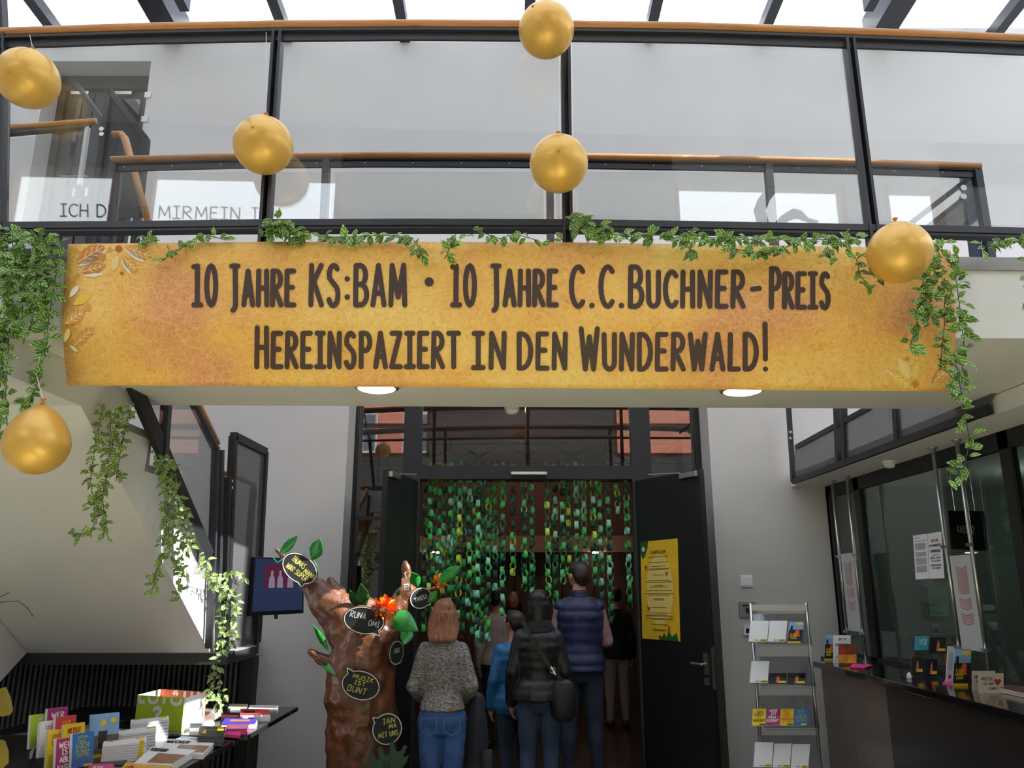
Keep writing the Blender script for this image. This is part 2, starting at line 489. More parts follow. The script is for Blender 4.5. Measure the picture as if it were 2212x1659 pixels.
for x0, x1 in ((-6.5, -5.05), (-4.65, -2.05), (2.55, 5.0), (5.55, 6.4), (-.6, 1.1)):
    t = struct('window_%d' % wn, ((x0+x1)/2, FY-.15, 0.5 if x0 == -.6 else 4.8)); wn += 1
    bot_, top = (0.1, 2.5) if x0 == -.6 else (4.8, 7.2)
    m = MB()
    for z in ((0.15, 2.2) if top < 4 else (4.85, 5.6)):
        m.box(x0, x1, FY-.12, FY-.02, z-.05, z+.05)
    for x in (x0+.04, x1-.04): m.box(x-.04, x+.04, FY-.12, FY-.02, bot_, top)
    m.build('window_frame', BRWN, t)
    MB().box(x0, x1, FY-.17, FY-.155, bot_, top).build('pane', FGLASS, t)
    if x0 == -4.65:
        wl_t = t
# lettering stuck on the left street window (back to front from indoors, so it reads right when mirrored)
def vpx(px, py): return at(px, py, 2*YF - FY)           # where the mirrored facade is seen
m = MB()
for tx, a, b, h in (('ICH', 185, 243, 26), ('DENKE', 262, 368, 26), ('MIR', 392, 462, 26), ('MEIN', 470, 565, 26), ('ICH', 590, 650, 26)):
    mp = lambda x, y: (lambda p: V((p.x, FY - .15, p.z)))(vpx(x, y))
    strokes(m, [[(p[0], 473 - p[1]) for p in pl] for pl in word(tx, a, b, 0, h)], 3.4, mp)
m.build('letter', mat('grey_film_letter', (70, 74, 78), 0.8), wl_t)
# grey film drawing on the right street window
m = MB()
mp = lambda x, y: (lambda p: V((p.x, FY - .15, p.z)))(vpx(x, y))
band = [(1752, 345, 16), (1735, 380, 15), (1715, 405, 14), (1705, 430, 14), (1712, 455, 14), (1722, 490, 14)]
m.poly([mp(x-w_, y) for x, y, w_ in band] + [mp(x+w_, y) for x, y, w_ in band[::-1]])
m.poly([mp(*p) for p in ((1740, 456), (1755, 440), (1780, 424), (1800, 428), (1815, 444), (1838, 450), (1836, 468), (1815, 455), (1790, 447), (1770, 452), (1760, 468))])
m.poly([mp(*p) for p in ((1788, 468), (1800, 461), (1812, 464), (1812, 472), (1800, 474))])
m.build('film_drawing', mat('grey_film', (150, 150, 146), 0.8), D.objects['window_3'])

# ground and houses over the street, seen only as reflections
MB().box(-20, 20, -28, -3.8, -.4, -.2).build('pavement', mat('street_paving', (130, 128, 124), .8, var=.1), None, kind='structure')
def house(label, x0, x1, y, h, wall_m, roof_m, n, fl_):
    t = thing('townhouse', label, 'house', ((x0+x1)/2, y, -.2))
    MB().box(x0, x1, y-6, y, -.2, h).build('wall', wall_m, t)
    MB().prism([(x0-.3, y+.4, h), (x0-.3, y-6.4, h), (x0-.3, y-3, h+3)], (x1-x0+.6, 0, 0)).build('roof', roof_m, t)
    for f_ in range(fl_):
        for i in range(n):
            cx = x0 + (x1-x0) * (i+.5) / n; cz = 1.2 + f_ * 2.7
            MB().box(cx-.55, cx+.55, y, y+.06, cz, cz+1.6).build('window', PAPER, t)
            for sx in (-1, 1):
                MB().box(cx+sx*.27-.21, cx+sx*.27+.21, y+.06, y+.075, cz+.1, cz+1.5).build('pane', mat('far_window_pane', (110, 120, 132), .1), t)
ROOF = mat('red_roof_tile', (168, 92, 66), .8, var=.2, vs=8)
house('pale green house across the street, mirrored over the doors', -11, -2.6, -14, 6.2, mat('pale_green_render', (190, 196, 140), .8), ROOF, 4, 3)
house('cream house with red roof across the street, mirrored over the doors', 1.4, 12, -13, 5.8, mat('cream_render', (232, 224, 204), .8), ROOF, 5, 2)

house('grey house at the back of the street, mirrored between its neighbours', -2.5, 1.3, -20.7, 6.4, mat('grey_render', (150, 148, 142), .8), ROOF, 2, 3)

# unseen wall added far right to block the sun, gaps cut for sun patches
wo = struct('wall_sun_mask')
GX = 34.0
def sunhole(p):                       # where the sunbeam to a point crosses that wall
    p = V(p); t = (GX - p.x) / SUN_TO.x
    q = p + SUN_TO * t
    return q.y, q.z
HOLES = [(-2.65, -.95, 33.5, 36.2), (-3.82, -3.64, 34.46, 34.67), (-7.5, -4.6, 29.9, 34.3)]
ys = sorted({-12.5, 3.5} | {h[0] for h in HOLES} | {h[1] for h in HOLES})
zs = sorted({0.0, 49.0} | {h[2] for h in HOLES} | {h[3] for h in HOLES})
m = MB()
for y0, y1 in zip(ys[:-1], ys[1:]):
    for z0, z1 in zip(zs[:-1], zs[1:]):
        cy, cz = (y0+y1)/2, (z0+z1)/2
        if not any(h[0] < cy < h[1] and h[2] < cz < h[3] for h in HOLES):
            m.box(GX, GX+.5, y0, y1, z0, z1)
m.build('sun_mask', mat('sun_mask_render', (236, 232, 226), .9, var=.1), wo)

# ------------------------------------------------------------------ hall behind the doors
hall = struct('wall_hall')
HB = mat('brown_hall_panel', (74, 50, 38), .55, var=.25, vs=3, stretch=(6, 6, .6))
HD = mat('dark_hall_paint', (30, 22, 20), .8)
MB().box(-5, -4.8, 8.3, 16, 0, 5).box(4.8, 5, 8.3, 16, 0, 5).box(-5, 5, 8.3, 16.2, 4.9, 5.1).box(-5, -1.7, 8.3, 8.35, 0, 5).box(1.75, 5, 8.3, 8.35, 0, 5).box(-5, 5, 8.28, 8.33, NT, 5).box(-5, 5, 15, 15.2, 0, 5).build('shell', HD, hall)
zb0, zb1 = zY(1193, 13), zY(1158, 13)
MB().box(-4.5, 4.5, 12.9, 13.2, zb0, zb1).build('gallery_beam', mat('beige_hall_beam', (150, 116, 98), .7), hall)
for i in range(28):                                # upright boards of the rear panelling
    x = -3.6 + i * .26
    MB().box(x+.004, x+.252, 13.3 + .012 * (i % 2), 13.4, 0.0, zb0).build('board', HB, hall)
MB().box(-4.5, 4.5, 13.3, 13.4, zb1, 4.9).build('upper_panel', mat('dim_rose_panel', (92, 58, 54), .8), hall)
m = MB()
for i in range(9):                                 # lattice of thin black truss rods under the hall ceiling
    x = -2.6 + i * .62
    for s_ in (-1, 1):
        m.bar((x, 10.5, 3.55), (x + s_ * .9, 10.5, 3.05), .025, .025)
for z in (3.05, 3.3, 3.55): m.box(-4, 4, 10.49, 10.52, z-.015, z+.015)
m.build('truss_rods', BLACK, hall)
for px, lab in ((935, 'short bright strip lamp at the left in the dark hall'), (1292, 'short bright strip lamp at the right in the dark hall')):
    p = at(px, 1193, 12.7); t = thing('strip_lamp', lab, 'lamp', p, group='strip lamps in the hall')
    MB().box(p.x-.09, p.x+.09, 12.82, 12.9, p.z+.01, p.z+.03).build('housing', BLACK, t)
    MB().box(p.x-.085, p.x+.085, 12.8, 12.86, p.z-.012, p.z+.01).build('tube', mat('warm_lamp_tube', (255, 230, 196), .4, emit=14.0), t)
for x, y in ((-1.6, 10.6), (1.6, 10.6), (0, 12.0)):                # unseen fill lights added to lift the dark hall
    hl_ = D.lights.new('hall_fill', 'POINT'); hl_.energy = 14; hl_.color = (1, .78, .6); hl_.shadow_soft_size = .12
    ho = D.objects.new('hall_fill', hl_); COL.objects.link(ho); ho.location = (x, y, 4.4)

# ------------------------------------------------------------------ double door with overlight and side lights
fx = lambda px, py=1000: xY(px, zY(py, YD), YD)
d1 = struct('door_1', (0, YD, 0))
zl = zY(1036, YD); zt = zY(1008, YD)
X_ = dict(a=nx0+.01, b=fx(771), c=fx(872), d=fx(910), e=fx(1363), f=fx(1405), g=fx(1503), h=nx1-.01)
m = MB()
for p, q in (('a', 'b'), ('c', 'd'), ('e', 'f'), ('g', 'h')):
    m.box(X_[p], X_[q], YD-.06, YD+.08, 0, NT)
m.box(X_['d'], X_['e'], YD-.06, YD+.08, zl, zt); m.box(X_['b'], X_['c'], YD-.04, YD+.06, NT-.06, NT); m.box(X_['d'], X_['e'], YD-.04, YD+.06, NT-.06, NT); m.box(X_['f'], X_['g'], YD-.04, YD+.06, NT-.06, NT)
for z in (zY(1120, YD), zY(1420, YD)):
    m.box(X_['b'], X_['c'], YD-.03, YD+.05, z-.02, z+.02); m.box(X_['f'], X_['g'], YD-.03, YD+.05, z-.02, z+.02)
m.box(X_['b'], X_['c'], YD-.04, YD+.06, 0, .12); m.box(X_['f'], X_['g'], YD-.04, YD+.06, 0, .12)
m.build('door_frame', BLACK, d1)
xc = fx(1135)
m = MB().box(X_['d'], xc-.003, YD-.012, YD, zt, NT); m.build('overlight_pane', SGLASS, d1)
m = MB().box(xc+.003, X_['e'], YD-.012, YD, zt, NT); m.build('overlight_pane', SGLASS, d1)
for p, q in (('b', 'c'), ('f', 'g')):
    MB().box(X_[p], X_[q], YD-.012, YD, .12, NT-.06).build('side_light_pane', SGLASS, d1)
p0 = at(1104, 1026, YD-.08); p1 = at(1181, 1020, YD-.08)
MB().box(p0.x, p1.x, YD-.12, YD-.06, p0.z, p1.z).build('closer_cover', mat('light_grey_plastic', (214, 210, 206), .5), d1, bevel=.004)
def leaf(hx, ox, oy, side):
    # one open leaf from its hinge to its free edge, handle and closer on it
    h = V((hx, YD-.06, 0)); o = V((ox, oy, 0)); u = (o-h).normalized(); n = V((u.y, -u.x, 0)) * side   # n faces the foyer middle
    L = (o-h).length; Z0, Z1 = .01, zl-.02
    lf = MB().obox(h + u*L/2 - n*.025 + UP*((Z0+Z1)/2), u*L/2, n*.025, UP*((Z1-Z0)/2)).build('door_leaf', DOORB, d1, bevel=.003)
    m = MB()
    e = h + u*(L-.06) + UP*1.05
    m.obox(e + n*.006 + UP*0, u*.02, n*.006, UP*.09)
    m.tube([e + n*.01, e + n*.055], .011); m.tube([e + n*.055, e + n*.06 - u*.13], .011)
    m.obox(e + n*.006 - UP*.14, u*.022, n*.006, UP*.03)
    m.build('handle', CHROME, lf)
    m = MB(); ee = o + u*.002
    m.obox(ee - n*.025 + UP*1.02, u*.004, n*.014, UP*.17); m.build('lock_plate', CHROME, lf)
    m = MB(); c = h + u*(L-.13) + UP*(Z1-.04)
    m.obox(c + n*.02, u*.11, n*.02, UP*.025); m.build('closer', CHROME, lf, bevel=.003)
    m = MB(); m.bar(c + n*.03 + UP*.03 - u*.1, h + u*.35 + n*.10 + UP*(Z1+.015), .02, .008); m.build('closer_arm', ALU, lf)
    return h, u, n, L
LR = leaf(X_['e']+.02, at(1511, 1009, 7.11).x, 7.11, 1)
LL = leaf(X_['d']-.02, at(838, 1008, 7.13).x, 7.13, -1)

# ------------------------------------------------------------------ upper doorway, top left behind the bridge
d2 = struct('door_2', (ux0, 7.95, ub))
DG = mat('dark_grey_door', (74, 74, 78), .45, var=.04)
MB().box(ux0-.05, ux1+.05, YW+.4, YW+.5, ub, ut).build('recess', DG, d2)
ztop = zY(196, 7.9)
m = MB().box(ux0, ux0+.08, 7.86, 8, ub, ut).box(ux1-.08, ux1, 7.86, 8, ub, ut).box(ux0, ux1, 7.86, 8, ztop, ut)
m.build('door_frame', mat('grey_door_frame', (66, 66, 70), .45), d2)
xm = xY(190, 6.5, 7.9)
for a, b in ((ux0+.09, xm-.01), (xm+.01, ux1-.09)):
    lf = MB().box(a, b, 7.90, 7.95, ub+.02, ztop-.02).build('door_leaf', DG, d2)
    MB().box(a+.12, b-.12, 7.885, 7.9, ub+.3, ztop-.12).build('vision_pane', glass('door_glass', (.2, .2, .2), 2.0), lf)
    m = MB(); hz = ub+1.05; hx = b-.06 if a < 0 and b < xm + .1 and a == ux0+.09 else a+.06
    m.tube([(hx, 7.9, hz), (hx, 7.85, hz)], .01); m.tube([(hx, 7.85, hz), (hx-.14, 7.85, hz)], .011); m.box(hx-.015, hx+.015, 7.888, 7.9, hz-.22, hz-.12)
    m.build('handle', CHROME, lf)
    MB().box((a+b)/2-.1, (a+b)/2+.1, 7.86, 7.9, ztop-.07, ztop-.03).build('closer', CHROME, lf)
for py in (204, 256):
    MB().box(ux1-.02, ux1+.05, YW-.012, YW+.05, zY(py+8, YW), zY(py-4, YW)).build('hinge', ALU, d2)

# ================================================================== FOOTBRIDGE
br = thing('footbridge', 'white footbridge crossing the foyer behind the golden banner', 'bridge', (0, 3.9, ZU))
YBK = 4.59
def bx(px, Y, z): return xY(px, z, Y)
xl_f, xl_b = -2.42, -2.5
m = MB()
def slab(x0f, x0b, x1, yf, yb, z0, z1):
    pts = [(x0f, YB(yf, x0f)), (x1, YB(yf, x1)), (x1, YB(yb, x1)), (x0b, YB(yb, x0b))]
    return MB().hexa([(x, y, z0) for x, y in pts] + [(x, y, z1) for x, y in pts])
slab(-2.42, -2.5, 5.0, YF, YBK, ZU, ZD-.06).build('slab', WHITE, br)
slab(-2.42, -2.5, 5.0, YF-.012, YF+.10, ZD-.06, ZD).build('edge_strip', mat('grey_edge_metal', (150, 148, 146), .45, .4), br)
slab(-2.42, -2.5, 5.0, YF+.10, YBK+.01, ZD-.06, ZD-.01).build('deck', mat('dark_bridge_deck', (90, 88, 86), .6), br)

def P(px, py, Y): return at(px, py, Y, KB)
GP = 3.21
fr = thing('bridge_railing', 'front railing of the footbridge with oak handrail and tall glass panes', 'railing', (0, GP, ZD))
top = [(-60, 66), (10, 62.5), (300, 53), (600, 47), (900, 45), (1221, 47), (1500, 51), (1833, 62), (2050, 70), (2280, 80), (2640, 97)]
MB().tube([P(x, y+7, GP-.01) for x, y in top], .0215, 12).build('handrail', WOOD, fr, smooth=True)
m = MB()
for (xa, ya), (xb, yb) in zip(top[:-1], top[1:]):
    m.bar(P(xa, ya+24, GP), P(xb, yb+24, GP), .05, .012)
    m.bar(P(xa, ya+33, GP), P(xb, yb+33, GP), .014, .045)
m.build('top_rail', STEEL, fr)
bot = [(-60, 487), (10, 486), (300, 484), (600, 480), (900, 479), (1225, 480), (1500, 484), (1880, 491), (2050, 494), (2280, 500), (2640, 512)]
m = MB()
for (xa, ya), (xb, yb) in zip(bot[:-1], bot[1:]):
    m.bar(P(xa, ya+2, GP-.012), P(xb, yb+2, GP-.012), .02, .03)
    m.bar(P(xa, ya+17, GP+.01), P(xb, yb+17, GP+.01), .05, .012)
m.build('bottom_rail', STEEL, fr)
MB().bar(P(1, -60, GP+.04), P(8, 76, GP+.04), .022, .05, up=(0, 1, 0)).build('corner_post', BLACK, fr)
posts = [(6, 60, -2, 545), (601, 60, 571, 530), (1221, 58, 1226, 530), (1832, 72, 1888, 535), (2440, 87, 2540, 560)]
for xa, ya, xb, yb in posts:
    a, b = P(xa, ya+12, GP), P(xb, yb, GP)
    m = MB()
    for s_ in (-1, 1):
        m.bar(a + V((.016*s_, 0, 0)), b + V((.016*s_, 0, 0)), .013, .055, up=(0, 1, 0))
    m.bar(a + V((0, .02, 0)), b + V((0, .02, 0)), .02, .01, up=(0, 1, 0))
    m.build('post', STEEL, fr)
for (xa, ya, xb, yb), (xc_, yc, xd, yd) in zip(posts[:-1], posts[1:]):
    def lerp(x0, y0, x1, y1, y): return x0 + (x1-x0) * (y-y0) / (y1-y0)
    q = [P(lerp(xa, ya, xb, yb, 92)+15, 92, GP), P(lerp(xc_, yc, xd, yd, 92)-15, 92, GP), P(lerp(xc_, yc, xd, yd, 484)-15, 488, GP), P(lerp(xa, ya, xb, yb, 484)+15, 486, GP)]
    MB().prism(q, (0, .01, 0)).build('glass_pane', GLASS, fr)

RP = 4.47
rr = thing('bridge_railing', 'rear railing of the footbridge, lower in view, with oak handrail', 'railing', (0, RP, ZD))
rtop = [(240, 339), (500, 332), (800, 329), (1100, 330), (1300, 333), (1600, 338), (1850, 344), (2118, 353)]
MB().tube([P(x, y+6, RP-.02) for x, y in rtop], .021, 12).build('handrail', WOOD, rr, smooth=True)
m = MB(); ms = []
for (xa, ya), (xb, yb) in zip(rtop[:-1], rtop[1:]):
    m.bar(P(xa, ya+17, RP), P(xb, yb+17, RP), .04, .01)
    m.bar(P(xa, ya+24, RP), P(xb, yb+24, RP), .016, .05)
m.build('top_rail', STEEL, rr)
for k in range(18):
    px = 268 + k * 104; i = max(j for j in range(len(rtop)-1) if rtop[j][0] <= px or j == 0)
    (xa, ya), (xb, yb) = rtop[i], rtop[i+1]
    py = ya + (yb-ya) * (px-xa) / (xb-xa) + 22
    p = P(px, py, RP-.012)
    MB().cyl(p, p + V((0, .008, 0)), .0042, 8).build('screw', CHROME, rr)
m = MB()
rbot = [(200, 502), (600, 499), (1100, 498), (1600, 503), (2140, 512)]
for (xa, ya), (xb, yb) in zip(rbot[:-1], rbot[1:]):
    m.bar(P(xa, ya, RP), P(xb, yb, RP), .03, .03)
m.build('bottom_rail', STEEL, rr)
rposts = [(247, 350, 236, 545), (706, 345, 700, 540), (1187, 342, 1189, 540), (1658, 350, 1672, 545), (2108, 362, 2138, 552)]
for xa, ya, xb, yb in rposts:
    pb_ = P(xb, yb, RP); MB().bar(P(xa, ya, RP), V((pb_.x, pb_.y, ZD-.012)), .045, .05, up=(0, 1, 0)).build('post', STEEL, rr)
for a, b in zip(rposts[:-1], rposts[1:]):
    q = [P(a[0]+14, 372, RP), P(b[0]-14, 372, RP), P(b[2]-14, 497, RP), P(a[2]+14, 497, RP)]
    MB().prism(q, (0, .01, 0)).build('glass_pane', GLASS, rr)

# lamps under the bridge
LAMP = mat('lamp_glass', (255, 236, 206), .4, emit=7.0)
for px, py, lab in ((814, 838, 'round recessed ceiling lamp under the bridge left of the bullet point'), (1603, 844, 'round recessed ceiling lamp under the bridge near the exclamation mark')):
    c = atZ(px, py-4, ZU)
    t = thing('ceiling_lamp', lab, 'lamp', (c.x, c.y, ZU-.03), group='lamps under the bridge')
    MB().lathe((c.x, c.y, ZU-.012), [(.118, .012), (.118, .0), (.1, -.004), (.1, .012)], 28).build('rim', ALU, t, smooth=False)
    MB().lathe((c.x, c.y, ZU-.012), [(.1, .008), (.096, -.006), (.07, -.014), (.03, -.018), (.002, -.019)], 28).build('diffuser', LAMP, t, smooth=True)

# ================================================================== STAIRS, left
XS = -2.1; XL = -3.36
st = thing('staircase', 'white concrete stair flight rising from the half landing to the bridge', 'stairs', (-2.7, 5.8, 1.1))
so = lambda y: 1.25 + .64 * (5.79 - y)
yt = 3.76
# solid flight: sloping underside, stepped top
nst = 8; ris = .186; go = ris / .64
prof = [(6.28, 1.25), (5.79, 1.25), (yt, so(yt)), (2.7, so(yt)), (2.7, 2.728)]
steps = []
yy, zz = 6.28, 1.25
for i in range(nst):
    steps.append((yy, zz)); zz += ris; steps.append((yy, min(zz, 2.728))); yy -= go
prof += steps[:0:-1]
MB().prism([(XS, a, b) for a, b in prof], (XL - XS, 0, 0)).build('flight', WHITE, st)
TR = mat('grey_tread_stone', (136, 136, 136), .5)
for i in range(nst):
    ya, za = 6.28 - go * i, 1.25 + ris * (i + 1)
    if za > 2.7: continue
    MB().box(XL+.02, XS+.004, ya-go-.03, ya+.012, za-.03, za+.01).build('tread', TR, st)
    MB().box(XL+.02, XS+.004, ya-.02, ya+.01, za-ris+.012, za-.031).build('riser', TR, st)
# half landing
hl = thing('half_landing', 'dark edged half landing slab at the foot of the white flight', 'landing', (-2.7, 6.6, 1.1))
LP = [(-4.7, 5.80), (-1.98, 5.80), (-1.98, 6.45), (-2.32, 6.75), (-2.32, YW), (-4.7, YW)]
MB().prism([(x, y, 1.17) for x, y in LP], (0, 0, .075)).build('slab', mat('dark_landing_edge', (52, 50, 52), .6, var=.05), hl)
MB().prism([(x, y, 1.245) for x, y in LP], (0, 0, .007)).build('floor_finish', TR, hl)
# lower flight beyond, only its white cheek shows
lo = thing('staircase', 'white lower stair flight at the far left edge', 'stairs', (-4, 4.6, 0))
m = MB()
lp = [(5.79, 1.25), (5.51, 1.07), (3.85, 0), (3.3, 0), (3.3, .5), (5.2, 1.75), (5.79, 1.75)]
m.prism([(XL-.01, a, b) for a, b in lp], (-1.2, 0, 0)); m.build('cheek', WHITE, lo)
for i in range(3):
    MB().box(XL-.012, XL-.002, 4.9+.22*i, 5.12+.22*i, 1.55+.1*i, 1.8+.1*i).build('tread_end', TR, lo)

# slatted dark screen below the landing
sc = thing('slatted_screen', 'dark vertical slat screen under the half landing', 'screen', (-3, 6.55, 0))
MB().box(-4.4, -2.1, 6.56, 6.6, 0, 1.165).build('backing', mat('black_backing', (16, 15, 17), .8), sc)
SL = mat('charcoal_slat', (104, 101, 105), .5, var=.08)
for i in range(57):
    x = -4.38 + i * .0398
    MB().box(x, x+.018, 6.5, 6.56, 0, 1.14).build('slat', SL, sc)
MB().box(-4.4, -2.1, 6.48, 6.58, 1.14, 1.168).build('top_rail', BLACK, sc)
MB().box(-2.1, -2.0, 6.47, 6.6, 0, 1.168).build('end_post', BLACK, sc)

# glass balustrade of the flight
XR = -2.06
br2 = thing('stair_railing', 'glass stair balustrade with oak handrail beside the white flight', 'railing', (XR, 5.0, 1.3))
def PX(px, py, X=XR): return atX(px, py, X)
ha, hb, hc = PX(390, 790), PX(470, 958), PX(458, 1395)
MB().tube([ha, hb], .02, 10).build('handrail', WOOD, br2, smooth=True)
la, lb = PX(275, 800), PX(452, 1205)
m = MB(); m.bar(PX(383, 800), PX(464, 968), .05, .02); m.build('top_rail', STEEL, br2)
m = MB(); m.bar(PX(466, 965), PX(452, 1400), .05, .03, up=(0, 1, 0)); m.bar(PX(478, 972), PX(470, 1400), .03, .05, up=(0, 1, 0)); m.build('end_post', STEEL, br2)
m = MB(); m.bar(la, lb, .03, .11); m.build('bottom_rail', BLACK, br2)
m = MB(); m.bar(PX(364, 800), PX(352, 985), .05, .05, up=(0, 1, 0)); m.build('middle_post', STEEL, br2)
q = [PX(372, 790), PX(460, 975), PX(450, 1195), PX(290, 800)]
MB().prism(q, (.01, 0, 0)).build('glass_pane', GLASS, br2)
# tall mesh screen on the landing
ms_ = thing('mesh_screen', 'tall grey mesh screen with slanted black frame on the half landing', 'screen', (XR, 6.0, 1.25))
A, B_, C_, D_ = PX(504, 942), PX(572, 976), PX(549, 1412), PX(484, 1412)
for a, b in ((A, B_), (B_, C_), (A, D_)):
    MB().bar(a, b, .06, .05, up=(1, 0, 0)).build('frame_bar', BLACK, ms_)
MB().prism([A, B_, C_, D_], (.006, 0, 0)).build('mesh_panel', MESH, ms_)
m = MB(); m.bar(PX(490, 1030), PX(478, 1405), .05, .06, up=(1, 0, 0)); m.build('post', BLACK, ms_)
for py in (1040, 1054):
    p = PX(496, py); MB().cyl(p, p + V((.02, -.02, 0)), .014, 10).build('bolt', CHROME, ms_)
hr = thing('stair_railing', 'short oak handrail on black posts behind the mesh screen', 'railing', (-2.2, 6.6, 1.25))
pa, pb = at(478, 1018, 6.35), at(548, 1046, 6.9)
MB().tube([pa, pb], .022, 10).build('handrail', WOOD, hr, smooth=True)
for p in (pa, pb): MB().bar(p + V((0, 0, -.03)), V((p.x, p.y, 1.25)), .05, .04, up=(0, 1, 0)).build('post', BLACK, hr)

# upper left: balustrade and mesh screen of the stair head, seen through the bridge glass
ul = thing('stair_railing', 'glass balustrade with sunlit oak handrail at the far upper left', 'railing', (-2.6, 4.3, ZD))
Yu = 4.42
MB().tube([at(-60, 282, Yu), at(208, 262, Yu)], .021, 10).build('handrail', WOOD, ul, smooth=True)
m = MB(); m.bar(at(-60, 296, Yu), at(190, 274, Yu), .04, .02); m.bar(at(5, 290, Yu), at(-4, 500, Yu), .05, .05, up=(0, 1, 0)); m.build('steel_frame', STEEL, ul)
m = MB(); m.bar(at(190, 275, Yu), at(172, 400, Yu), .02, .03, up=(0, 1, 0)); m.build('edge_channel', ALU, ul)
MB().prism([at(14, 300, Yu), at(184, 285, Yu), at(166, 500, Yu), at(2, 500, Yu)], (0, .01, 0)).build('glass_pane', GLASS, ul)
um = thing('mesh_screen', 'dark slanted mesh screen in front of the upper doorway', 'screen', (-2.6, 5.2, ZD))
Ym = 5.3
A, B_, C_, D_ = at(238, 196, Ym), at(316, 300, Ym), at(308, 470, Ym), at(212, 470, Ym)
for a, b in ((A, B_), (B_, V((C_.x, C_.y, 2.1))), (A, V((D_.x, D_.y, 2.1)))): MB().bar(a, b, .04, .06, up=(0, 1, 0)).build('frame_bar', BLACK, um)
MB().prism([A, B_, C_, D_], (0, .006, 0)).build('mesh_panel', mesh_mat('dark_mesh', (52, 52, 56), .8), um)
m = MB(); m.bar(at(172, 190, Ym+.2), at(232, 275, Ym+.2), .03, .13, up=(0, 1, 0)); m.build('strut', STEEL, um)
for py in (278, 289):
    p = at(219, py, Ym-.04); MB().cyl(p, p + V((0, .02, 0)), .018, 10).build('bolt', CHROME, um)
uh = thing('stair_railing', 'orange brown handrail bending down at the stair head', 'railing', (-2.3, 4.8, ZD))
MB().tube([at(244, 291, 4.9), at(262, 290, 4.9), at(270, 300, 4.88), at(290, 370, 4.8), at(336, 540, 4.62)], [.026, .026, .026, .022, .022], 10).build('handrail', WOOD, uh, smooth=True)
p_ = at(255, 530, 4.9); MB().bar(at(265, 310, 4.9), V((p_.x, p_.y, 2.3)), .03, .04, up=(0, 1, 0)).build('post', STEEL, uh)
MB().bar(at(310, 490, 4.7), at(326, 545, 4.64), .05, .03, up=(0, 1, 0)).build('bracket', STEEL, uh)

# ================================================================== GALLERY AND TICKET DESK, right
XG = 2.68; ZG = 2.62
ga = thing('gallery_floor', 'pale gallery slab over the ticket desk at the right', 'gallery', (4, 6, ZG))
MB().box(XG, 8, 4.62, YW, ZG, 2.74).build('slab', WHITE, ga)
MB().box(XG, 8, 2.4, 4.62, ZG, 2.725).build('slab', WHITE, ga)
gr = thing('mesh_railing', 'grey mesh railing with black frames along the gallery edge', 'railing', (XG, 6.3, 2.72))
XQ = XG - .03
fz = 2.74
def pq(px, py): return atX(px, py, XQ)
for a, b in ((pq(1702, 860), pq(1714, 1042)), (pq(1806, 860), pq(1812, 1008)), (pq(1822, 860), pq(1826, 1000)), (pq(1934, 850), pq(1940, 956))):
    MB().bar(a, b, .055, .035, up=(1, 0, 0)).build('post', BLACK, gr)
m = MB(); m.bar(pq(1714, 1040), pq(2140, 884), .03, .05); m.build('bottom_rail', BLACK, gr)
m = MB(); m.bar(pq(1722, 965), pq(1880, 880), .03, .04); m.build('sloping_rail', BLACK, gr)
MB().prism([pq(1716, 962), pq(1810, 915), pq(1812, 1004), pq(1718, 1038)], (.005, 0, 0)).build('mesh_panel', MESH, gr)
MB().prism([pq(1826, 905), pq(1930, 850), pq(1938, 952), pq(1828, 998)], (.005, 0, 0)).build('mesh_panel', MESH, gr)
MB().prism([pq(1942, 850), pq(2150, 850), pq(2130, 884), pq(1942, 950)], (.005, 0, 0)).build('mesh_panel', MESH, gr)
for py in (934, 947):
    p = pq(1709, py); MB().cyl(p, p + V((-.015, -.02, 0)), .013, 10).build('bolt', CHROME, gr)
# mesh railing where bridge meets gallery, upper right behind the glass
g2 = thing('mesh_railing', 'diagonal black mesh railing at the right end of the rear rail', 'railing', (3.0, 4.7, ZD))
Yg = 4.56
for a, b, w_ in (((2090, 388), (1955, 492), .06), ((2118, 400), (2002, 492), .05)):
    MB().bar(at(*a, Yg), at(*b, Yg), .03, w_, up=(0, 1, 0)).build('sloping_rail', BLACK, g2)
pg_ = at(2104, 560, Yg); MB().bar(at(2086, 380, Yg), V((pg_.x, pg_.y, ZD-.012)), .06, .04, up=(0, 1, 0)).build('post', mat('blue_grey_steel', (44, 56, 78), .35, .4), g2)
MB().prism([at(2090, 415, Yg), at(2098, 492, Yg), at(2010, 492, Yg)], (0, .005, 0)).build('mesh_panel', MESH, g2)
for py in (405, 424):
    p = at(2082, py, Yg-.04); MB().cyl(p, p + V((0, .02, 0)), .02, 10).build('bolt', CHROME, g2)

# kiosk room
ki = struct('wall_kiosk')
KD = mat('kiosk_dark_wall', (120, 126, 120), .8)
MB().box(3.0, 5.4, 7.55, 7.6, 0, ZG).box(5.3, 5.4, 2.0, 7.6, 0, ZG).build('inner_wall', KD, ki)
MB().box(3.0, 3.1, 2.0, 7.55, 0, 1.05).build('sill_wall', KD, ki)
XK = 3.0
def pk(px, py, X=XK): return atX(px, py, X)
w3 = struct('window_6', (XK, 5.5, 1.1))
m = MB()
zt_ = ZG; yk = [7.58, 6.98, 5.05, 3.9]
m.box(XK, XK+.05, 2.4, 7.6, zt_-.11, zt_)
for yv, wv in ((7.56, .06), (6.92, .05), (4.78, .05)):
    m.box(XK, XK+.05, yv-wv, yv+wv, 1.1, zt_)
m.box(XK, XK+.05, 2.4, 7.6, 1.06, 1.12)
m.build('window_frame', BLACK, w3)
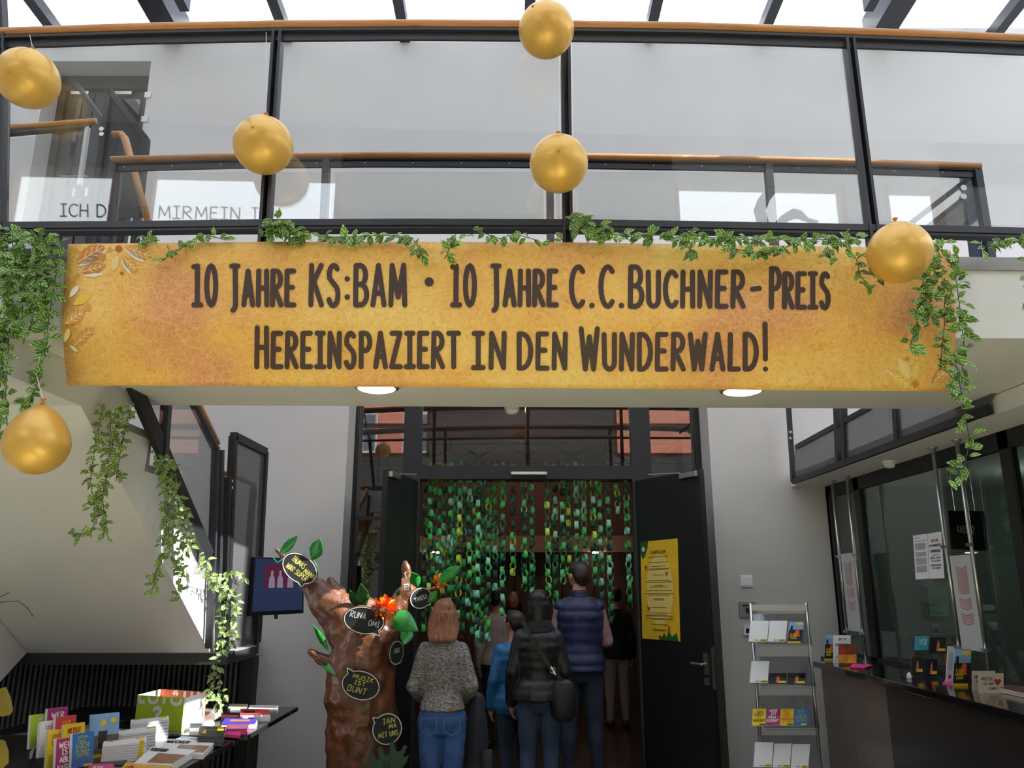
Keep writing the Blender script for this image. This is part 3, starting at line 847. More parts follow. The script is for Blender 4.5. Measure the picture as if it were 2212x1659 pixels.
for a, b in ((6.97, 7.5), (4.83, 6.87), (2.4, 4.73)):
    MB().box(XK+.02, XK+.03, a, b, 1.12, zt_-.11).build('pane', glass('kiosk_glass', (.66, .72, .69), 1.6, 1.5), w3)
kl = D.lights.new('kiosk_fill', 'POINT'); kl.energy = 4; kl.color = (.9, 1, .92); kl.shadow_soft_size = .2  # fill light added so the covered kiosk does not go black
ko = D.objects.new('kiosk_fill', kl); COL.objects.link(ko); ko.location = (4.4, 6.2, 2.4)
# ================================================================== GOLDEN BANNER
def banner_mat():
    m = D.materials.new('golden_foil_print'); m.use_nodes = True
    n = m.node_tree.nodes; l = m.node_tree.links; b = n['Principled BSDF']
    b.inputs['Roughness'].default_value = 0.5; b.inputs['Metallic'].default_value = 0.0
    tc = n.new('ShaderNodeTexCoord')
    big = n.new('ShaderNodeTexNoise'); big.inputs['Scale'].default_value = 1.9; big.inputs['Detail'].default_value = 3
    r1 = n.new('ShaderNodeValToRGB'); e = r1.color_ramp.elements
    e[0].position = .36; e[0].color = (*lin((246, 206, 112)), 1); e[1].position = .66; e[1].color = (*lin((228, 156, 98)), 1)
    x = r1.color_ramp.elements.new(.52); x.color = (*lin((242, 184, 84)), 1)
    def mk(t, **kw):
        x = n.new(t)
        for k, v in kw.items(): x.inputs[k].default_value = v
        return x
    def math_(op, a, b=None):
        x = n.new('ShaderNodeMath'); x.operation = op; x.use_clamp = True
        for i, v in enumerate((a, b)):
            if v is None: continue
            if isinstance(v, (int, float)): x.inputs[i].default_value = v
            else: l.new(v, x.inputs[i])
        return x.outputs[0]
    l.new(tc.outputs['Object'], big.inputs['Vector']); l.new(big.outputs['Fac'], r1.inputs['Fac'])
    # crumpled foil: a net of creases at two scales over warped coordinates
    wn_ = mk('ShaderNodeTexNoise', Scale=7.0, Detail=4.0); l.new(tc.outputs['Object'], wn_.inputs['Vector'])
    wv = n.new('ShaderNodeVectorMath'); wv.operation = 'MULTIPLY_ADD'; wv.inputs[1].default_value = (.12, .12, .12)
    l.new(wn_.outputs['Color'], wv.inputs[0]); l.new(tc.outputs['Object'], wv.inputs[2])
    creases = []; heights = []
    for sc_, wd_ in ((27, .075), (64, .13)):
        v1 = mk('ShaderNodeTexVoronoi', Scale=sc_); v1.feature = 'DISTANCE_TO_EDGE'; l.new(wv.outputs[0], v1.inputs['Vector'])
        mr_ = n.new('ShaderNodeMapRange'); mr_.inputs['From Min'].default_value = 0; mr_.inputs['From Max'].default_value = wd_; mr_.inputs['To Min'].default_value = 1; mr_.inputs['To Max'].default_value = 0
        l.new(v1.outputs['Distance'], mr_.inputs['Value']); creases.append(mr_.outputs[0])
        v2 = mk('ShaderNodeTexVoronoi', Scale=sc_); l.new(wv.outputs[0], v2.inputs['Vector']); heights.append(v2)
    fine = mk('ShaderNodeTexNoise', Scale=34.0, Detail=5.0, Distortion=1.6); l.new(wv.outputs[0], fine.inputs['Vector'])
    fr_ = n.new('ShaderNodeMapRange'); fr_.inputs['From Min'].default_value = .35; fr_.inputs['From Max'].default_value = .65; l.new(fine.outputs['Fac'], fr_.inputs['Value'])
    # facets: each cell of the foil a little lighter or darker
    hs_ = n.new('ShaderNodeSeparateColor'); l.new(heights[1].outputs['Color'], hs_.inputs[0])
    m2 = n.new('ShaderNodeMix'); m2.data_type = 'RGBA'; m2.blend_type = 'MULTIPLY'; m2.inputs[7].default_value = (.80, .64, .44, 1)
    l.new(r1.outputs['Color'], m2.inputs[6]); l.new(math_('MULTIPLY', math_('MULTIPLY', hs_.outputs[0], fr_.outputs[0]), .85), m2.inputs['Factor'])
    m1 = n.new('ShaderNodeMix'); m1.data_type = 'RGBA'; m1.inputs[7].default_value = (*lin((255, 226, 150)), 1)
    l.new(m2.outputs[2], m1.inputs[6])
    l.new(math_('MULTIPLY', math_('MAXIMUM', math_('MULTIPLY', creases[0], .9), math_('MULTIPLY', creases[1], fr_.outputs[0])), .4), m1.inputs['Factor'])
    l.new(m1.outputs[2], b.inputs['Base Color'])
    bu = n.new('ShaderNodeBump'); bu.inputs['Strength'].default_value = .35; bu.inputs['Distance'].default_value = .004
    l.new(heights[1].outputs['Distance'], bu.inputs['Height']); l.new(bu.outputs['Normal'], b.inputs['Normal'])
    return m
def interp(tab, x):
    for (a, b), (c, d) in zip(tab[:-1], tab[1:]):
        if x <= c or (c, d) == tab[-1]:
            return b + (d - b) * (x - a) / (c - a)
YBN = 3.165
def bpos(px, py, off=0.0):              # on the banner: upright over the fascia, drawn back a little below it
    return at(px, py, YBN - off + (max(0, py - 700) / 135) * .11, KB)
ba = thing('banner', 'wide golden banner with dark brown German lettering on the bridge', 'banner', (0, YBN, ZU - .2))
TOPE = [(148, 527), (590, 522), (1200, 523), (1850, 533), (2055, 541)]
BOTE = [(148, 833), (600, 834), (1100, 838), (2055, 846)]
LFT = [(520, 148), (600, 140), (690, 133), (760, 138), (846, 146)]
RGT = [(520, 2052), (690, 2066), (760, 2062), (850, 2050)]
m = MB(); NXB, NYB = 40, 20
for j in range(NYB + 1):
    for i in range(NXB + 1):
        u, v = i / NXB, j / NYB
        px = 148 + u * 1907
        py = interp(TOPE, px) * (1-v) + interp(BOTE, px) * v
        px = interp(LFT, py) * (1-u) + interp(RGT, py) * u
        m.v.append(bpos(px, py))
for j in range(NYB):
    for i in range(NXB):
        a = j * (NXB+1) + i
        m.f.append([a, a+1, a+NXB+2, a+NXB+1])
cl = m.build('banner_cloth', banner_mat(), ba, smooth=True, fix=False)
so_ = cl.modifiers.new('thickness', 'SOLIDIFY'); so_.thickness = .003; so_.offset = 1
LET = mat('dark_brown_print', (72, 52, 46), .6)
def bline(words, lw, small):
    for tx, x0, x1, yb, h in words:
        for gl in word(tx, x0 + lw/2, x1 - lw/2, 0, h - lw, small=small, gap=.22, split=True):
            if not gl: continue
            m = MB()
            for i, pl in enumerate([r for g in gl for r in corners(g)]):
                strokes(m, [[(a, yb - lw/2 - b) for a, b in pl]], lw, lambda x, y: bpos(x, y, .003 + .0004 * i))
            m.build('letter', LET, ba, fix=False)
bline([('10', 413, 472, 664, 95), ('Jahre', 492, 641, 664, 95), ('KS:BAM', 666, 881, 664, 96), ('10', 972, 1031, 664, 95), ('Jahre', 1056, 1208, 664, 95), ('C.C.Buchner', 1229, 1612, 667, 96), ('-', 1620, 1646, 669, 92), ('Preis', 1660, 1796, 669, 94)], 11, .87)
bline([('Hereinspaziert', 549, 996, 798, 95), ('in', 1017, 1096, 800, 97), ('den', 1116, 1228, 801, 97), ('Wunderwald!', 1250, 1664, 803, 98)], 11, .86)
m = MB(); m.poly([bpos(927 + 10*cos(2*PI*j/16), 609 + 10*sin(2*PI*j/16), .003) for j in range(16)]); m.build('bullet_point', LET, ba, fix=False)
def print_leaf(x0, y0, x1, y1, wd, rgb, name, vein=True):
    dx, dy = x1-x0, y1-y0; L = math.hypot(dx, dy); ux, uy = dx/L, dy/L; nx_, ny_ = -uy, ux
    prof = [(0, 0), (.15, .5), (.4, .95), (.6, 1), (.82, .66), (1, 0)]
    pts = [(x0+dx*t+nx_*wd/2*w_, y0+dy*t+ny_*wd/2*w_) for t, w_ in prof] + [(x0+dx*t-nx_*wd/2*w_, y0+dy*t-ny_*wd/2*w_) for t, w_ in prof[-2:0:-1]]
    o = MB().poly([bpos(x, y, .0035) for x, y in pts]).build('printed_leaf', mat('print_'+name, rgb, .6), ba, fix=False)
    if vein:
        m = MB(); ln = [[(x0+dx*.05, y0+dy*.05), (x0+dx*.95, y0+dy*.95)]]
        for t in (.3, .5, .7):
            for s_ in (-1, 1):
                ln.append([(x0+dx*t, y0+dy*t), (x0+dx*(t+.18)+nx_*wd*.32*s_, y0+dy*(t+.18)+ny_*wd*.32*s_)])
        strokes(m, ln, 1.4, lambda x, y: bpos(x, y, .005), caps=False)
        m.build('leaf_vein', mat('print_vein', (250, 224, 170), .6), o, fix=False)
OR, OY, YE, PA, WH = (206, 134, 58), (222, 160, 70), (236, 196, 78), (240, 214, 130), (240, 226, 206)
for a in ((168, 576, 232, 540, 16, WH, 'cream', 0), (164, 569, 226, 531, 36, OR, 'orange', 1), (180, 596, 224, 592, 8, WH, 'cream', 0), (175, 588, 228, 572, 22, OR, 'orange', 1),
          (268, 536, 312, 566, 12, WH, 'cream', 0), (270, 533, 329, 554, 28, OY, 'amber', 1), (264, 553, 297, 587, 22, OY, 'amber', 1), (262, 560, 282, 592, 8, WH, 'cream', 0), (254, 551, 242, 586, 16, PA, 'pale', 1),
          (150, 642, 170, 616, 12, WH, 'cream', 0), (158, 658, 198, 634, 20, YE, 'yellow', 0), (140, 700, 184, 670, 26, OY, 'amber', 1), (140, 740, 149, 708, 12, PA, 'pale', 1), (158, 748, 202, 708, 22, OY, 'amber', 1), (150, 745, 168, 760, 7, WH, 'cream', 0),
          (1941, 772, 1965, 820, 24, PA, 'pale', 1), (1984, 778, 1972, 820, 22, YE, 'yellow', 1), (1918, 802, 1968, 838, 26, YE, 'yellow', 1), (1913, 798, 1962, 832, 8, WH, 'cream', 0), (2016, 826, 2052, 792, 24, OY, 'amber', 1)):
    print_leaf(*a)
for x, y, r_, c_ in ((256, 537, 7.5, (180, 98, 44)), (220, 556, 8, OR), (263, 590, 4, (180, 98, 44)), (238, 538, 5, OY), (155, 603, 5, OY), (168, 594, 3, OR), (190, 665, 7, OY), (1978, 830, 7, OR), (1960, 776, 4, OR)):
    MB().poly([bpos(x + r_*cos(2*PI*j/14), y + r_*sin(2*PI*j/14), .0045) for j in range(14)]).build('printed_dot', mat('print_dot_%d' % c_[1], c_, .6), ba, fix=False)

# ================================================================== BALLOONS
GOLD = mat('golden_balloon', (228, 180, 84), .42, .36, coat=.3)
TIP = mat('orange_balloon_tip', (222, 130, 36), .4, .3)
CORD = mat('white_cord', (226, 226, 220), .7)
def balloon(label, px, py, rpx, Y, tipd, ry=1.0, knot=None):
    c = at(px, py, Y); r_ = rpx / F * (Y*cp + (c.z-CZ)*sp)
    t = thing('balloon', label, 'balloon', c, group='golden balloons hung along the bridge')
    m = MB(); n = 28; prof = []
    for i in range(15):
        a = -PI/2 + PI*i/14
        k = 1.0 if a < 0 else ry
        prof.append((max(.001, r_*cos(a) * (1 - (.05 + (ry-1)*.75*max(0, sin(a)))*max(0, sin(a)))), r_*sin(a)*k))
    m.lathe(c, prof, n).build('skin', GOLD, t, smooth=True)
    tp = c + V(tipd).normalized() * r_
    MB().ball(tp - V(tipd).normalized()*.002, .0065, .0065, .0065, 10, 8).build('tip', TIP, t, smooth=True)
    top = c + V((0, 0, r_*ry))
    MB().lathe(top, [(.004, -.004), (.008, .006), (.004, .012), (.011, .024), (.002, .024)], 10).build('knot', TIP, t, smooth=True)
    if knot:
        MB().tube([top + V((0, 0, .02)), V(knot)], .0016, 6).build('string', CORD, t)
    return t
def P0(px, py): return P(px, py, GP-.04)
balloon('golden balloon at the far left edge under the oak handrail', 60, 169, 64, 3.04, (0, -.9, -.4), knot=P0(64, 75))
balloon('golden balloon in front of the second railing post from the left', 569, 313, 63.5, 3.04, (-.05, -.9, .05), knot=P0(575, 70))
balloon('golden balloon hanging over the oak handrail, highest of all', 1180, 64, 60.5, 3.06, (-.45, -.7, .3), knot=at(1180, -60, 3.06))
balloon('golden balloon half lit by the sun at the middle railing post', 1207, 353, 63.5, 3.04, (-.06, -.9, -.1), knot=P0(1212, 90))
balloon('golden balloon over the right end of the banner among the vines', 1943, 545, 67, 2.98, (.2, -.6, -.8), knot=P0(1905, 500))
balloon('pear shaped golden balloon hanging low at the far left under vines', 79, 958, 67, 3.0, (.1, -.2, -1), ry=1.28, knot=at(76, 800, 3.05))

# ================================================================== TRAILING VINES
def leaf_mat(name, c1, c2):
    m = mat(name, c1, .42, coat=.1)
    n = m.node_tree.nodes; l = m.node_tree.links; b = n['Principled BSDF']
    tc = n.new('ShaderNodeTexCoord'); s_ = n.new('ShaderNodeSeparateXYZ'); ab = n.new('ShaderNodeMath'); ab.operation = 'ABSOLUTE'
    a1 = n.new('ShaderNodeMath'); a1.operation = 'MULTIPLY_ADD'; a1.inputs[1].default_value = -1.6
    a2 = n.new('ShaderNodeMath'); a2.operation = 'MULTIPLY'; a2.inputs[1].default_value = 34
    si = n.new('ShaderNodeMath'); si.operation = 'SINE'
    gr_ = n.new('ShaderNodeMath'); gr_.operation = 'GREATER_THAN'; gr_.inputs[1].default_value = .55
    mx = n.new('ShaderNodeMix'); mx.data_type = 'RGBA'; mx.inputs[6].default_value = (*lin(c1), 1); mx.inputs[7].default_value = (*lin(c2), 1)
    oi = n.new('ShaderNodeObjectInfo'); hv = n.new('ShaderNodeHueSaturation')
    mr = n.new('ShaderNodeMapRange'); mr.inputs['To Min'].default_value = .65; mr.inputs['To Max'].default_value = 1.35
    l.new(tc.outputs['Object'], s_.inputs[0]); l.new(s_.outputs['X'], ab.inputs[0])
    l.new(s_.outputs['Y'], a1.inputs[0]); l.new(ab.outputs[0], a1.inputs[2])
    a1.inputs[1].default_value = -.42
    l.new(a1.outputs[0], a2.inputs[0]); l.new(a2.outputs[0], si.inputs[0]); l.new(si.outputs[0], gr_.inputs[0]); l.new(gr_.outputs[0], mx.inputs['Factor'])
    l.new(mx.outputs[2], hv.inputs['Color']); l.new(oi.outputs['Random'], mr.inputs['Value']); l.new(mr.outputs[0], hv.inputs['Value'])
    l.new(hv.outputs['Color'], b.inputs['Base Color'])
    b.inputs['Subsurface Weight'].default_value = 0
    tr = n.new('ShaderNodeBsdfTranslucent'); ms2 = n.new('ShaderNodeMixShader'); ms2.inputs['Fac'].default_value = .25
    l.new(hv.outputs['Color'], tr.inputs['Color']); l.new(b.outputs[0], ms2.inputs[1]); l.new(tr.outputs[0], ms2.inputs[2])
    l.new(ms2.outputs[0], n['Material Output'].inputs['Surface'])
    return m
VLEAF = leaf_mat('variegated_leaf', (80, 138, 50), (196, 210, 128))
VPALE = leaf_mat('pale_variegated_leaf', (110, 150, 62), (216, 226, 166))
STEM = mat('green_plastic_stem', (52, 76, 36), .5)
def leaf_mesh(material, w_=.27, name='leaf'):
    me = D.meshes.new(name)
    pr = [(0, 0), (.12, .5), (.32, .95), (.55, 1), (.8, .55), (1.0, 0)]
    v = []; f = []
    for t, k in pr:
        z = -.18 * t * t
        v += [(-w_*k, t, z + .10*k), (0, t, z), (w_*k, t, z + .10*k)]
    for i in range(len(pr)-1):
        a = i*3; f += [(a, a+1, a+4, a+3), (a+1, a+2, a+5, a+4)]
    me.from_pydata(v, [], f); me.materials.append(material)
    for p in me.polygons: p.use_smooth = True
    return me
LM = leaf_mesh(VLEAF); LM2 = leaf_mesh(VPALE, .24)
GG = 'variegated artificial vines'
def vine(label, strands, size=.052, dens=7.0, spread=9.0, up=False, mesh=None, droop=.9):
    # strands: lists of (px, py, Y); leaves sit along them, turned to the light
    p0 = at(*strands[0][0])
    t = thing('trailing_vine', label, 'vine', p0, group=GG)
    sm = MB(); cnt = 0
    for sd in strands:
        pts = [at(*q) for q in sd]
        sm.tube(pts, .0018, 5)
        for (a, b), (qa, qb) in zip(zip(pts[:-1], pts[1:]), zip(sd[:-1], sd[1:])):
            Lp = math.hypot(qb[0]-qa[0], qb[1]-qa[1]); n = max(1, int(Lp / dens))
            for k in range(n):
                if cnt >= 299: break
                cnt += 1
                s_ = (k + R.random()) / n
                base = a.lerp(b, s_)
                mpp = (base - C0).length / F
                d = V((R.uniform(-1, 1), R.uniform(-.9, .3), R.uniform(-1.2, .55) * droop)).normalized()
                root = base + V((R.uniform(-1, 1), R.uniform(-.8, .5), R.uniform(-1, .7))) * (spread * mpp * .7)
                root.y = min(root.y, base.y + .012) if base.y < 3.4 else root.y
                if base.y < 3.4: d.y = min(d.y, -.05)
                nrm = V((R.uniform(-.7, .7), -1, R.uniform(-.1, .9)))
                x = d.cross(nrm).normalized(); z = x.cross(d).normalized()
                L = size * R.uniform(.72, 1.2)
                mt = M(((x.x*L, d.x*L, z.x*L, root.x), (x.y*L, d.y*L, z.y*L, root.y), (x.z*L, d.z*L, z.z*L, root.z), (0, 0, 0, 1)))
                sm.bar(base, root + d*.002, .0014, .0014)
                place(mesh or LM, 'leaf', None, t, WM[t].inverted() @ mt)
    sm.build('stem', STEM, t)
    return t
A1 = 3.10
vine('dense curtain of striped vine at the far left edge of the bridge', [[(5, 500, A1), (10, 620, A1), (8, 740, A1)], [(28, 490, A1), (24, 620, A1), (20, 720, A1), (12, 850, A1-.02), (16, 930, A1-.04)], [(50, 495, A1), (55, 620, A1), (40, 720, A1)], [(10, 510, A1-.03), (20, 560, A1-.03), (40, 600, A1-.03)]], dens=4.2, spread=13)
vine('thick striped vine hanging left of the banner edge', [[(75, 500, A1), (80, 600, A1), (70, 690, A1), (60, 720, A1)], [(100, 497, A1), (98, 600, A1), (92, 680, A1)], [(126, 503, A1), (120, 600, A1), (104, 700, A1), (96, 760, A1-.02), (76, 840, A1-.04), (60, 890, A1-.06), (44, 930, A1-.08)], [(70, 505, A1-.03), (100, 560, A1-.03)]], dens=4.2, spread=12)
vine('short vine sprig over the top left of the banner', [[(292, 521, 3.13), (345, 519, 3.13)], [(345, 566, 3.11), (385, 540, 3.11), (415, 520, 3.12), (440, 506, 3.13), (490, 519, 3.13)]], dens=6, spread=7, size=.045)
vine('bushy vine clump on the banner at the second railing post', [[(566, 492, 3.13), (600, 474, 3.13), (640, 492, 3.13), (660, 515, 3.13)], [(575, 510, 3.12), (600, 490, 3.11), (630, 515, 3.12)], [(590, 500, 3.1), (625, 480, 3.1)]], dens=3.4, spread=12)
vine('vine running along the banner top left of its middle', [[(690, 513, 3.13), (770, 510, 3.13), (850, 508, 3.13), (895, 515, 3.13)], [(890, 515, 3.12), (905, 535, 3.11), (925, 553, 3.11)], [(960, 560, 3.11), (975, 530, 3.11), (985, 505, 3.12)]], dens=5.2, spread=8)
vine('thin vine along the banner top at its middle', [[(1010, 510, 3.13), (1035, 500, 3.13), (1080, 516, 3.13), (1110, 505, 3.13), (1160, 519, 3.13)], [(1186, 520, 3.13), (1215, 517, 3.13)]], dens=6, spread=7, size=.046)
vine('bushy vine clump right of the middle railing post', [[(1232, 468, 3.13), (1260, 482, 3.13), (1300, 490, 3.13), (1330, 505, 3.13)], [(1240, 490, 3.11), (1275, 500, 3.11), (1310, 515, 3.11)], [(1330, 510, 3.13), (1400, 508, 3.13), (1440, 508, 3.13), (1475, 520, 3.12), (1500, 548, 3.11)]], dens=3.8, spread=11)
vine('leafy vine along the banner top right of its middle', [[(1470, 500, 3.13), (1520, 512, 3.13), (1600, 518, 3.13), (1700, 516, 3.13), (1760, 518, 3.13), (1860, 515, 3.13)], [(1560, 505, 3.12), (1580, 535, 3.11), (1620, 545, 3.11), (1680, 545, 3.11), (1720, 522, 3.11)]], dens=4.2, spread=10)
vine('vine strand drooping over the banner left of the right balloon', [[(1790, 515, 3.12), (1785, 545, 3.11), (1800, 570, 3.11)], [(1815, 520, 3.12), (1850, 560, 3.11), (1858, 595, 3.11), (1882, 625, 3.11)], [(1870, 545, 3.12), (1885, 570, 3.11), (1900, 612, 3.11)]], dens=5, spread=8, size=.048)
vine('wide vine cascade in front of the right end of the banner', [[(2010, 520, 3.1), (1995, 600, 3.08), (1985, 680, 3.08), (1965, 750, 3.08)], [(2030, 530, 3.1), (2012, 620, 3.09), (2005, 700, 3.08)], [(2020, 525, 3.1), (2060, 560, 3.09), (2070, 640, 3.08), (2082, 740, 3.08), (2078, 810, 3.08)], [(2040, 600, 3.1), (2040, 700, 3.09), (2030, 800, 3.09)]], dens=4.4, spread=12)
vine('long vine strand trailing below the right end of the banner', [[(2060, 760, 3.06), (2075, 840, 3.05), (2085, 900, 3.05), (2095, 950, 3.05), (2085, 1000, 3.05), (2045, 1035, 3.05)], [(2050, 820, 3.07), (2070, 870, 3.06)]], dens=8, spread=13)
vine('vine sprig at the right edge of the picture above the fascia', [[(2120, 534, 3.12), (2160, 528, 3.12), (2195, 522, 3.12), (2230, 530, 3.12)]], dens=5, spread=9)
vine('single vine strand hanging at the right edge of the picture', [[(2222, 540, 3.1), (2214, 600, 3.1), (2218, 660, 3.1), (2230, 700, 3.1)]], dens=9, spread=9)
Yv = 3.85
vine('airy green vine hanging free before the stair soffit', [[(262, 872, Yv), (245, 950, Yv), (225, 1050, Yv), (215, 1110, Yv), (195, 1150, Yv), (160, 1155, Yv), (148, 1148, Yv)], [(225, 872, Yv), (205, 960, Yv), (195, 1040, Yv), (205, 1100, Yv)], [(240, 890, Yv), (235, 1000, Yv), (222, 1080, Yv), (232, 1160, Yv)], [(285, 872, Yv), (268, 930, Yv), (250, 1040, Yv)]], dens=4.6, spread=11, size=.045, mesh=LM2)
def sv(px, py, X=-2.0):
    p = atX(px, py, X); return (px, py, p.y)
vine('sunlit vine curtain over the white stair cheek', [[sv(340, 975), sv(352, 1010), sv(365, 1060), sv(360, 1130), sv(350, 1190), sv(335, 1240), sv(328, 1280)], [sv(365, 985), sv(378, 1040), sv(392, 1100), sv(398, 1180), sv(385, 1250), sv(388, 1290)], [sv(352, 1000), sv(385, 1070), sv(410, 1140), sv(415, 1190)], [sv(350, 985), sv(372, 1015)], [sv(375, 1100), sv(372, 1200), sv(398, 1240)], [sv(392, 1085), sv(405, 1190)]], dens=3.3, spread=12, size=.047, mesh=LM2)
vine('bushy vine hanging beside the dark newel post', [[sv(440, 1235), sv(470, 1245), sv(505, 1235), sv(533, 1250)], [sv(445, 1245), sv(485, 1265), sv(512, 1300), sv(505, 1370), sv(490, 1420)], [sv(460, 1250), sv(485, 1300), sv(480, 1380), sv(468, 1440), sv(478, 1500), sv(470, 1535)], [sv(490, 1260), sv(515, 1320)], [sv(440, 1195), sv(440, 1230)], [sv(455, 1470), sv(455, 1510)]], dens=3.3, spread=12, size=.048, mesh=LM2)

# ================================================================== PAPER CHAIN CURTAIN
GREENS = [(80, 190, 96), (50, 112, 80), (150, 226, 192), (196, 232, 90), (60, 144, 82), (120, 214, 130), (36, 80, 62), (96, 200, 122)]
LINKS = []
for i, c_ in enumerate(GREENS):
    mm = mat('green_paper_%d' % i, c_, .7)
    me = D.meshes.new('paper_link'); n = 12; v = []; f = []
    for j in range(n):
        a = 2*PI*j/n; y, z = .028*cos(a), .040*sin(a)
        v += [(-.019, y, z), (.019, y, z)]
    for j in range(n):
        a, b = 2*j, 2*((j+1) % n); f.append((a, a+1, b+1, b))
    me.from_pydata(v, [], f); me.materials.append(mm)
    for p in me.polygons: p.use_smooth = True
    LINKS.append(me)
cx_ = [160, 182, 205, 232, 255, 290, 312, 340, 365, 392, 420, 440, 462, 495, 530, 570, 625, 685, 725, 810, 850, 890, 920, 965, 1005, 1055, 1090, 1135, 1185, 1235]
cb_ = [930, 800, 960, 700, 900, 980, 760, 900, 960, 880, 930, 1000, 1030, 980, 700, 850, 640, 710, 715, 770, 810, 690, 610, 580, 600, 720, 760, 900, 330, 820]
place_n = ['leftmost of all', 'rightmost of all']
for i, (a, b) in enumerate(zip(cx_, cb_)):
    px, pb = 860 + a * .397, 1000 + b * .397
    Yc = 8.2 if i % 2 else 8.3
    p = at(px, 1000, Yc); pe = at(px, pb, Yc)
    pit = R.uniform(.056, .069); ph = 0; n = int((p.z - pe.z) / pit)
    side = 'left' if i < 10 else ('middle' if i < 20 else 'right')
    t = thing('paper_chain', ('%s green paper chain of the %s third of the curtain, counted from the left' % (['first', 'second', 'third', 'fourth', 'fifth', 'sixth', 'seventh', 'eighth', 'ninth', 'tenth'][i % 10], side)), 'paper chain', p, group='green paper chains hanging in the doorway')
    for k in range(n):
        c_ = R.choice([0, 0, 1, 1, 2, 4, 4, 5, 7, 6, 6] + ([3, 3, 3] if i % 3 == 1 else [2]))
        mt = M.Translation((R.uniform(-.006, .006), 0, -.03 - ph - k * pit)) @ M.Rotation(R.uniform(-.6, .6) + (PI/2 if k % 2 else 0), 4, 'Z') @ M.Rotation(R.uniform(-.12, .12), 4, 'Y')
        place(LINKS[c_], 'link', None, t, mt)
rod = thing('curtain_rail', 'thin rail over the doorway carrying the paper chains', 'rail', (0, 8.25, zY(1000, 8.2)))
for y_ in (8.2, 8.3): MB().cyl(at(905, 1000, y_), at(1370, 1000, y_), .008, 8).build('rod', BLACK, rod)
# ================================================================== helpers for cards, leaflets and prints
class Card:                                 # a flat print in space: corners BL BR TR TL as seen, thickness behind
    def __init__(s, q, th, name, mt, parent=None, bevel=0.0, **kw):
        q = [V(p) for p in q]; s.q = q
        n = (q[1]-q[0]).cross(q[3]-q[0]).normalized()
        if n.dot(C0 - q[0]) < 0: n = -n
        dd = q[2] - C0
        if abs(dd.normalized().dot(n)) > .05: q[2] = C0 + dd * ((q[0] - C0).dot(n) / dd.dot(n))
        s.n = n; s.W = (q[1]-q[0]).length; s.H = (q[3]-q[0]).length
        m = MB().prism(q, -n * th)
        s.o = m.build(name, mt, parent, bevel=bevel, **kw)
    def p(s, u, v, off=.0012):
        a, b, c, d = s.q
        return a*(1-u)*(1-v) + b*u*(1-v) + c*u*v + d*(1-u)*v + s.n*off
    def rect(s, u0, u1, v0, v1, name, mt, off=.0012):
        return MB().poly([s.p(u0, v0, off), s.p(u1, v0, off), s.p(u1, v1, off), s.p(u0, v1, off)]).build(name, mt, s.o, fix=False)
    def blob(s, pts, name, mt, off=.0016):
        return MB().poly([s.p(u, v, off) for u, v in pts]).build(name, mt, s.o, fix=False)
    def text(s, rows, mt, off=.0022, lw=.13, name='lettering'):
        m = MB()
        for tx, u0, u1, v0, h in rows:     # a row of text between u0 and u1, baseline v0, height h (fractions)
            st_ = word(tx, u0*s.W, u1*s.W, v0*s.H, h*s.H)
            strokes(m, st_, lw*h*s.H, lambda x, y: s.p(x/s.W, y/s.H, off), caps=False)
        return m.build(name, mt, s.o, fix=False)
    def lines(s, rows, mt, hh=.012, off=.0018, name='print_line'):
        m = MB()
        for u0, u1, v in rows:
            m.poly([s.p(u0, v-hh/2, off), s.p(u1, v-hh/2, off), s.p(u1, v+hh/2, off), s.p(u0, v+hh/2, off)])
        return m.build(name, mt, s.o, fix=False)
RED = mat('red_print', (196, 44, 50), .6); MAG = mat('magenta_print', (178, 30, 110), .55); PINK = mat('pink_print', (226, 70, 140), .55)
LIME = mat('lime_print', (176, 204, 44), .6); BLUE = mat('blue_print', (34, 110, 190), .55); TEAL = mat('teal_print', (60, 158, 178), .55)
GRN = mat('dark_green_print', (34, 84, 40), .6); BEIGE = mat('beige_card', (214, 200, 180), .7); GREYP = mat('grey_print', (120, 120, 124), .7)
NIGHT = mat('night_blue_print', (30, 22, 52), .45, var=.5, vs=14); DARKP = mat('dark_brown_photo_print', (44, 34, 34), .45, var=.4, vs=18)
SKYP = mat('sky_blue_print', (140, 178, 222), .5, var=.2, vs=14); SKIN_P = mat('skin_print', (196, 130, 100), .6)
ORP = mat('orange_print', (224, 100, 40), .6); REDP = mat('bright_red_print', (220, 60, 60), .55); VIOL = mat('violet_print', (60, 46, 150), .5)

# ================================================================== POSTER on the right door leaf
h_, u_, n_, L_ = LR
def on_leaf(px, py):                        # the point of the leaf face under a pixel
    d = ray(px, py); nn = n_ if n_.dot(C0 - h_) > 0 else -n_
    f0 = h_ + (V((0, 0, 0)))
    face = h_ if (n_.dot(C0 - h_) > 0) else h_ - n_*.05
    t = (face - C0).dot(nn) / d.dot(nn)
    return C0 + d*t + nn*.003
YG = mat('golden_yellow_poster', (226, 182, 40), .45, var=.12, vs=5)
t = thing('poster', 'tall yellow programme poster on the right black door leaf', 'poster', on_leaf(1428, 1380))
pc = Card([on_leaf(1388, 1379), on_leaf(1470, 1386), on_leaf(1464, 1163), on_leaf(1384, 1171)], .002, 'sheet', YG, t)
pc.blob([(.5+.36*cos(2*PI*j/20), .5+.36*sin(2*PI*j/20)) for j in range(20)], 'pale_glow_print', mat('pale_gold_print', (232, 204, 110), .5), .0010)
pc.text([('KLAMPUSIUM', .28, .68, .865, .032)], INK, lw=.16)
rows = [(.22, .74, .832), (.22, .74, .775)]
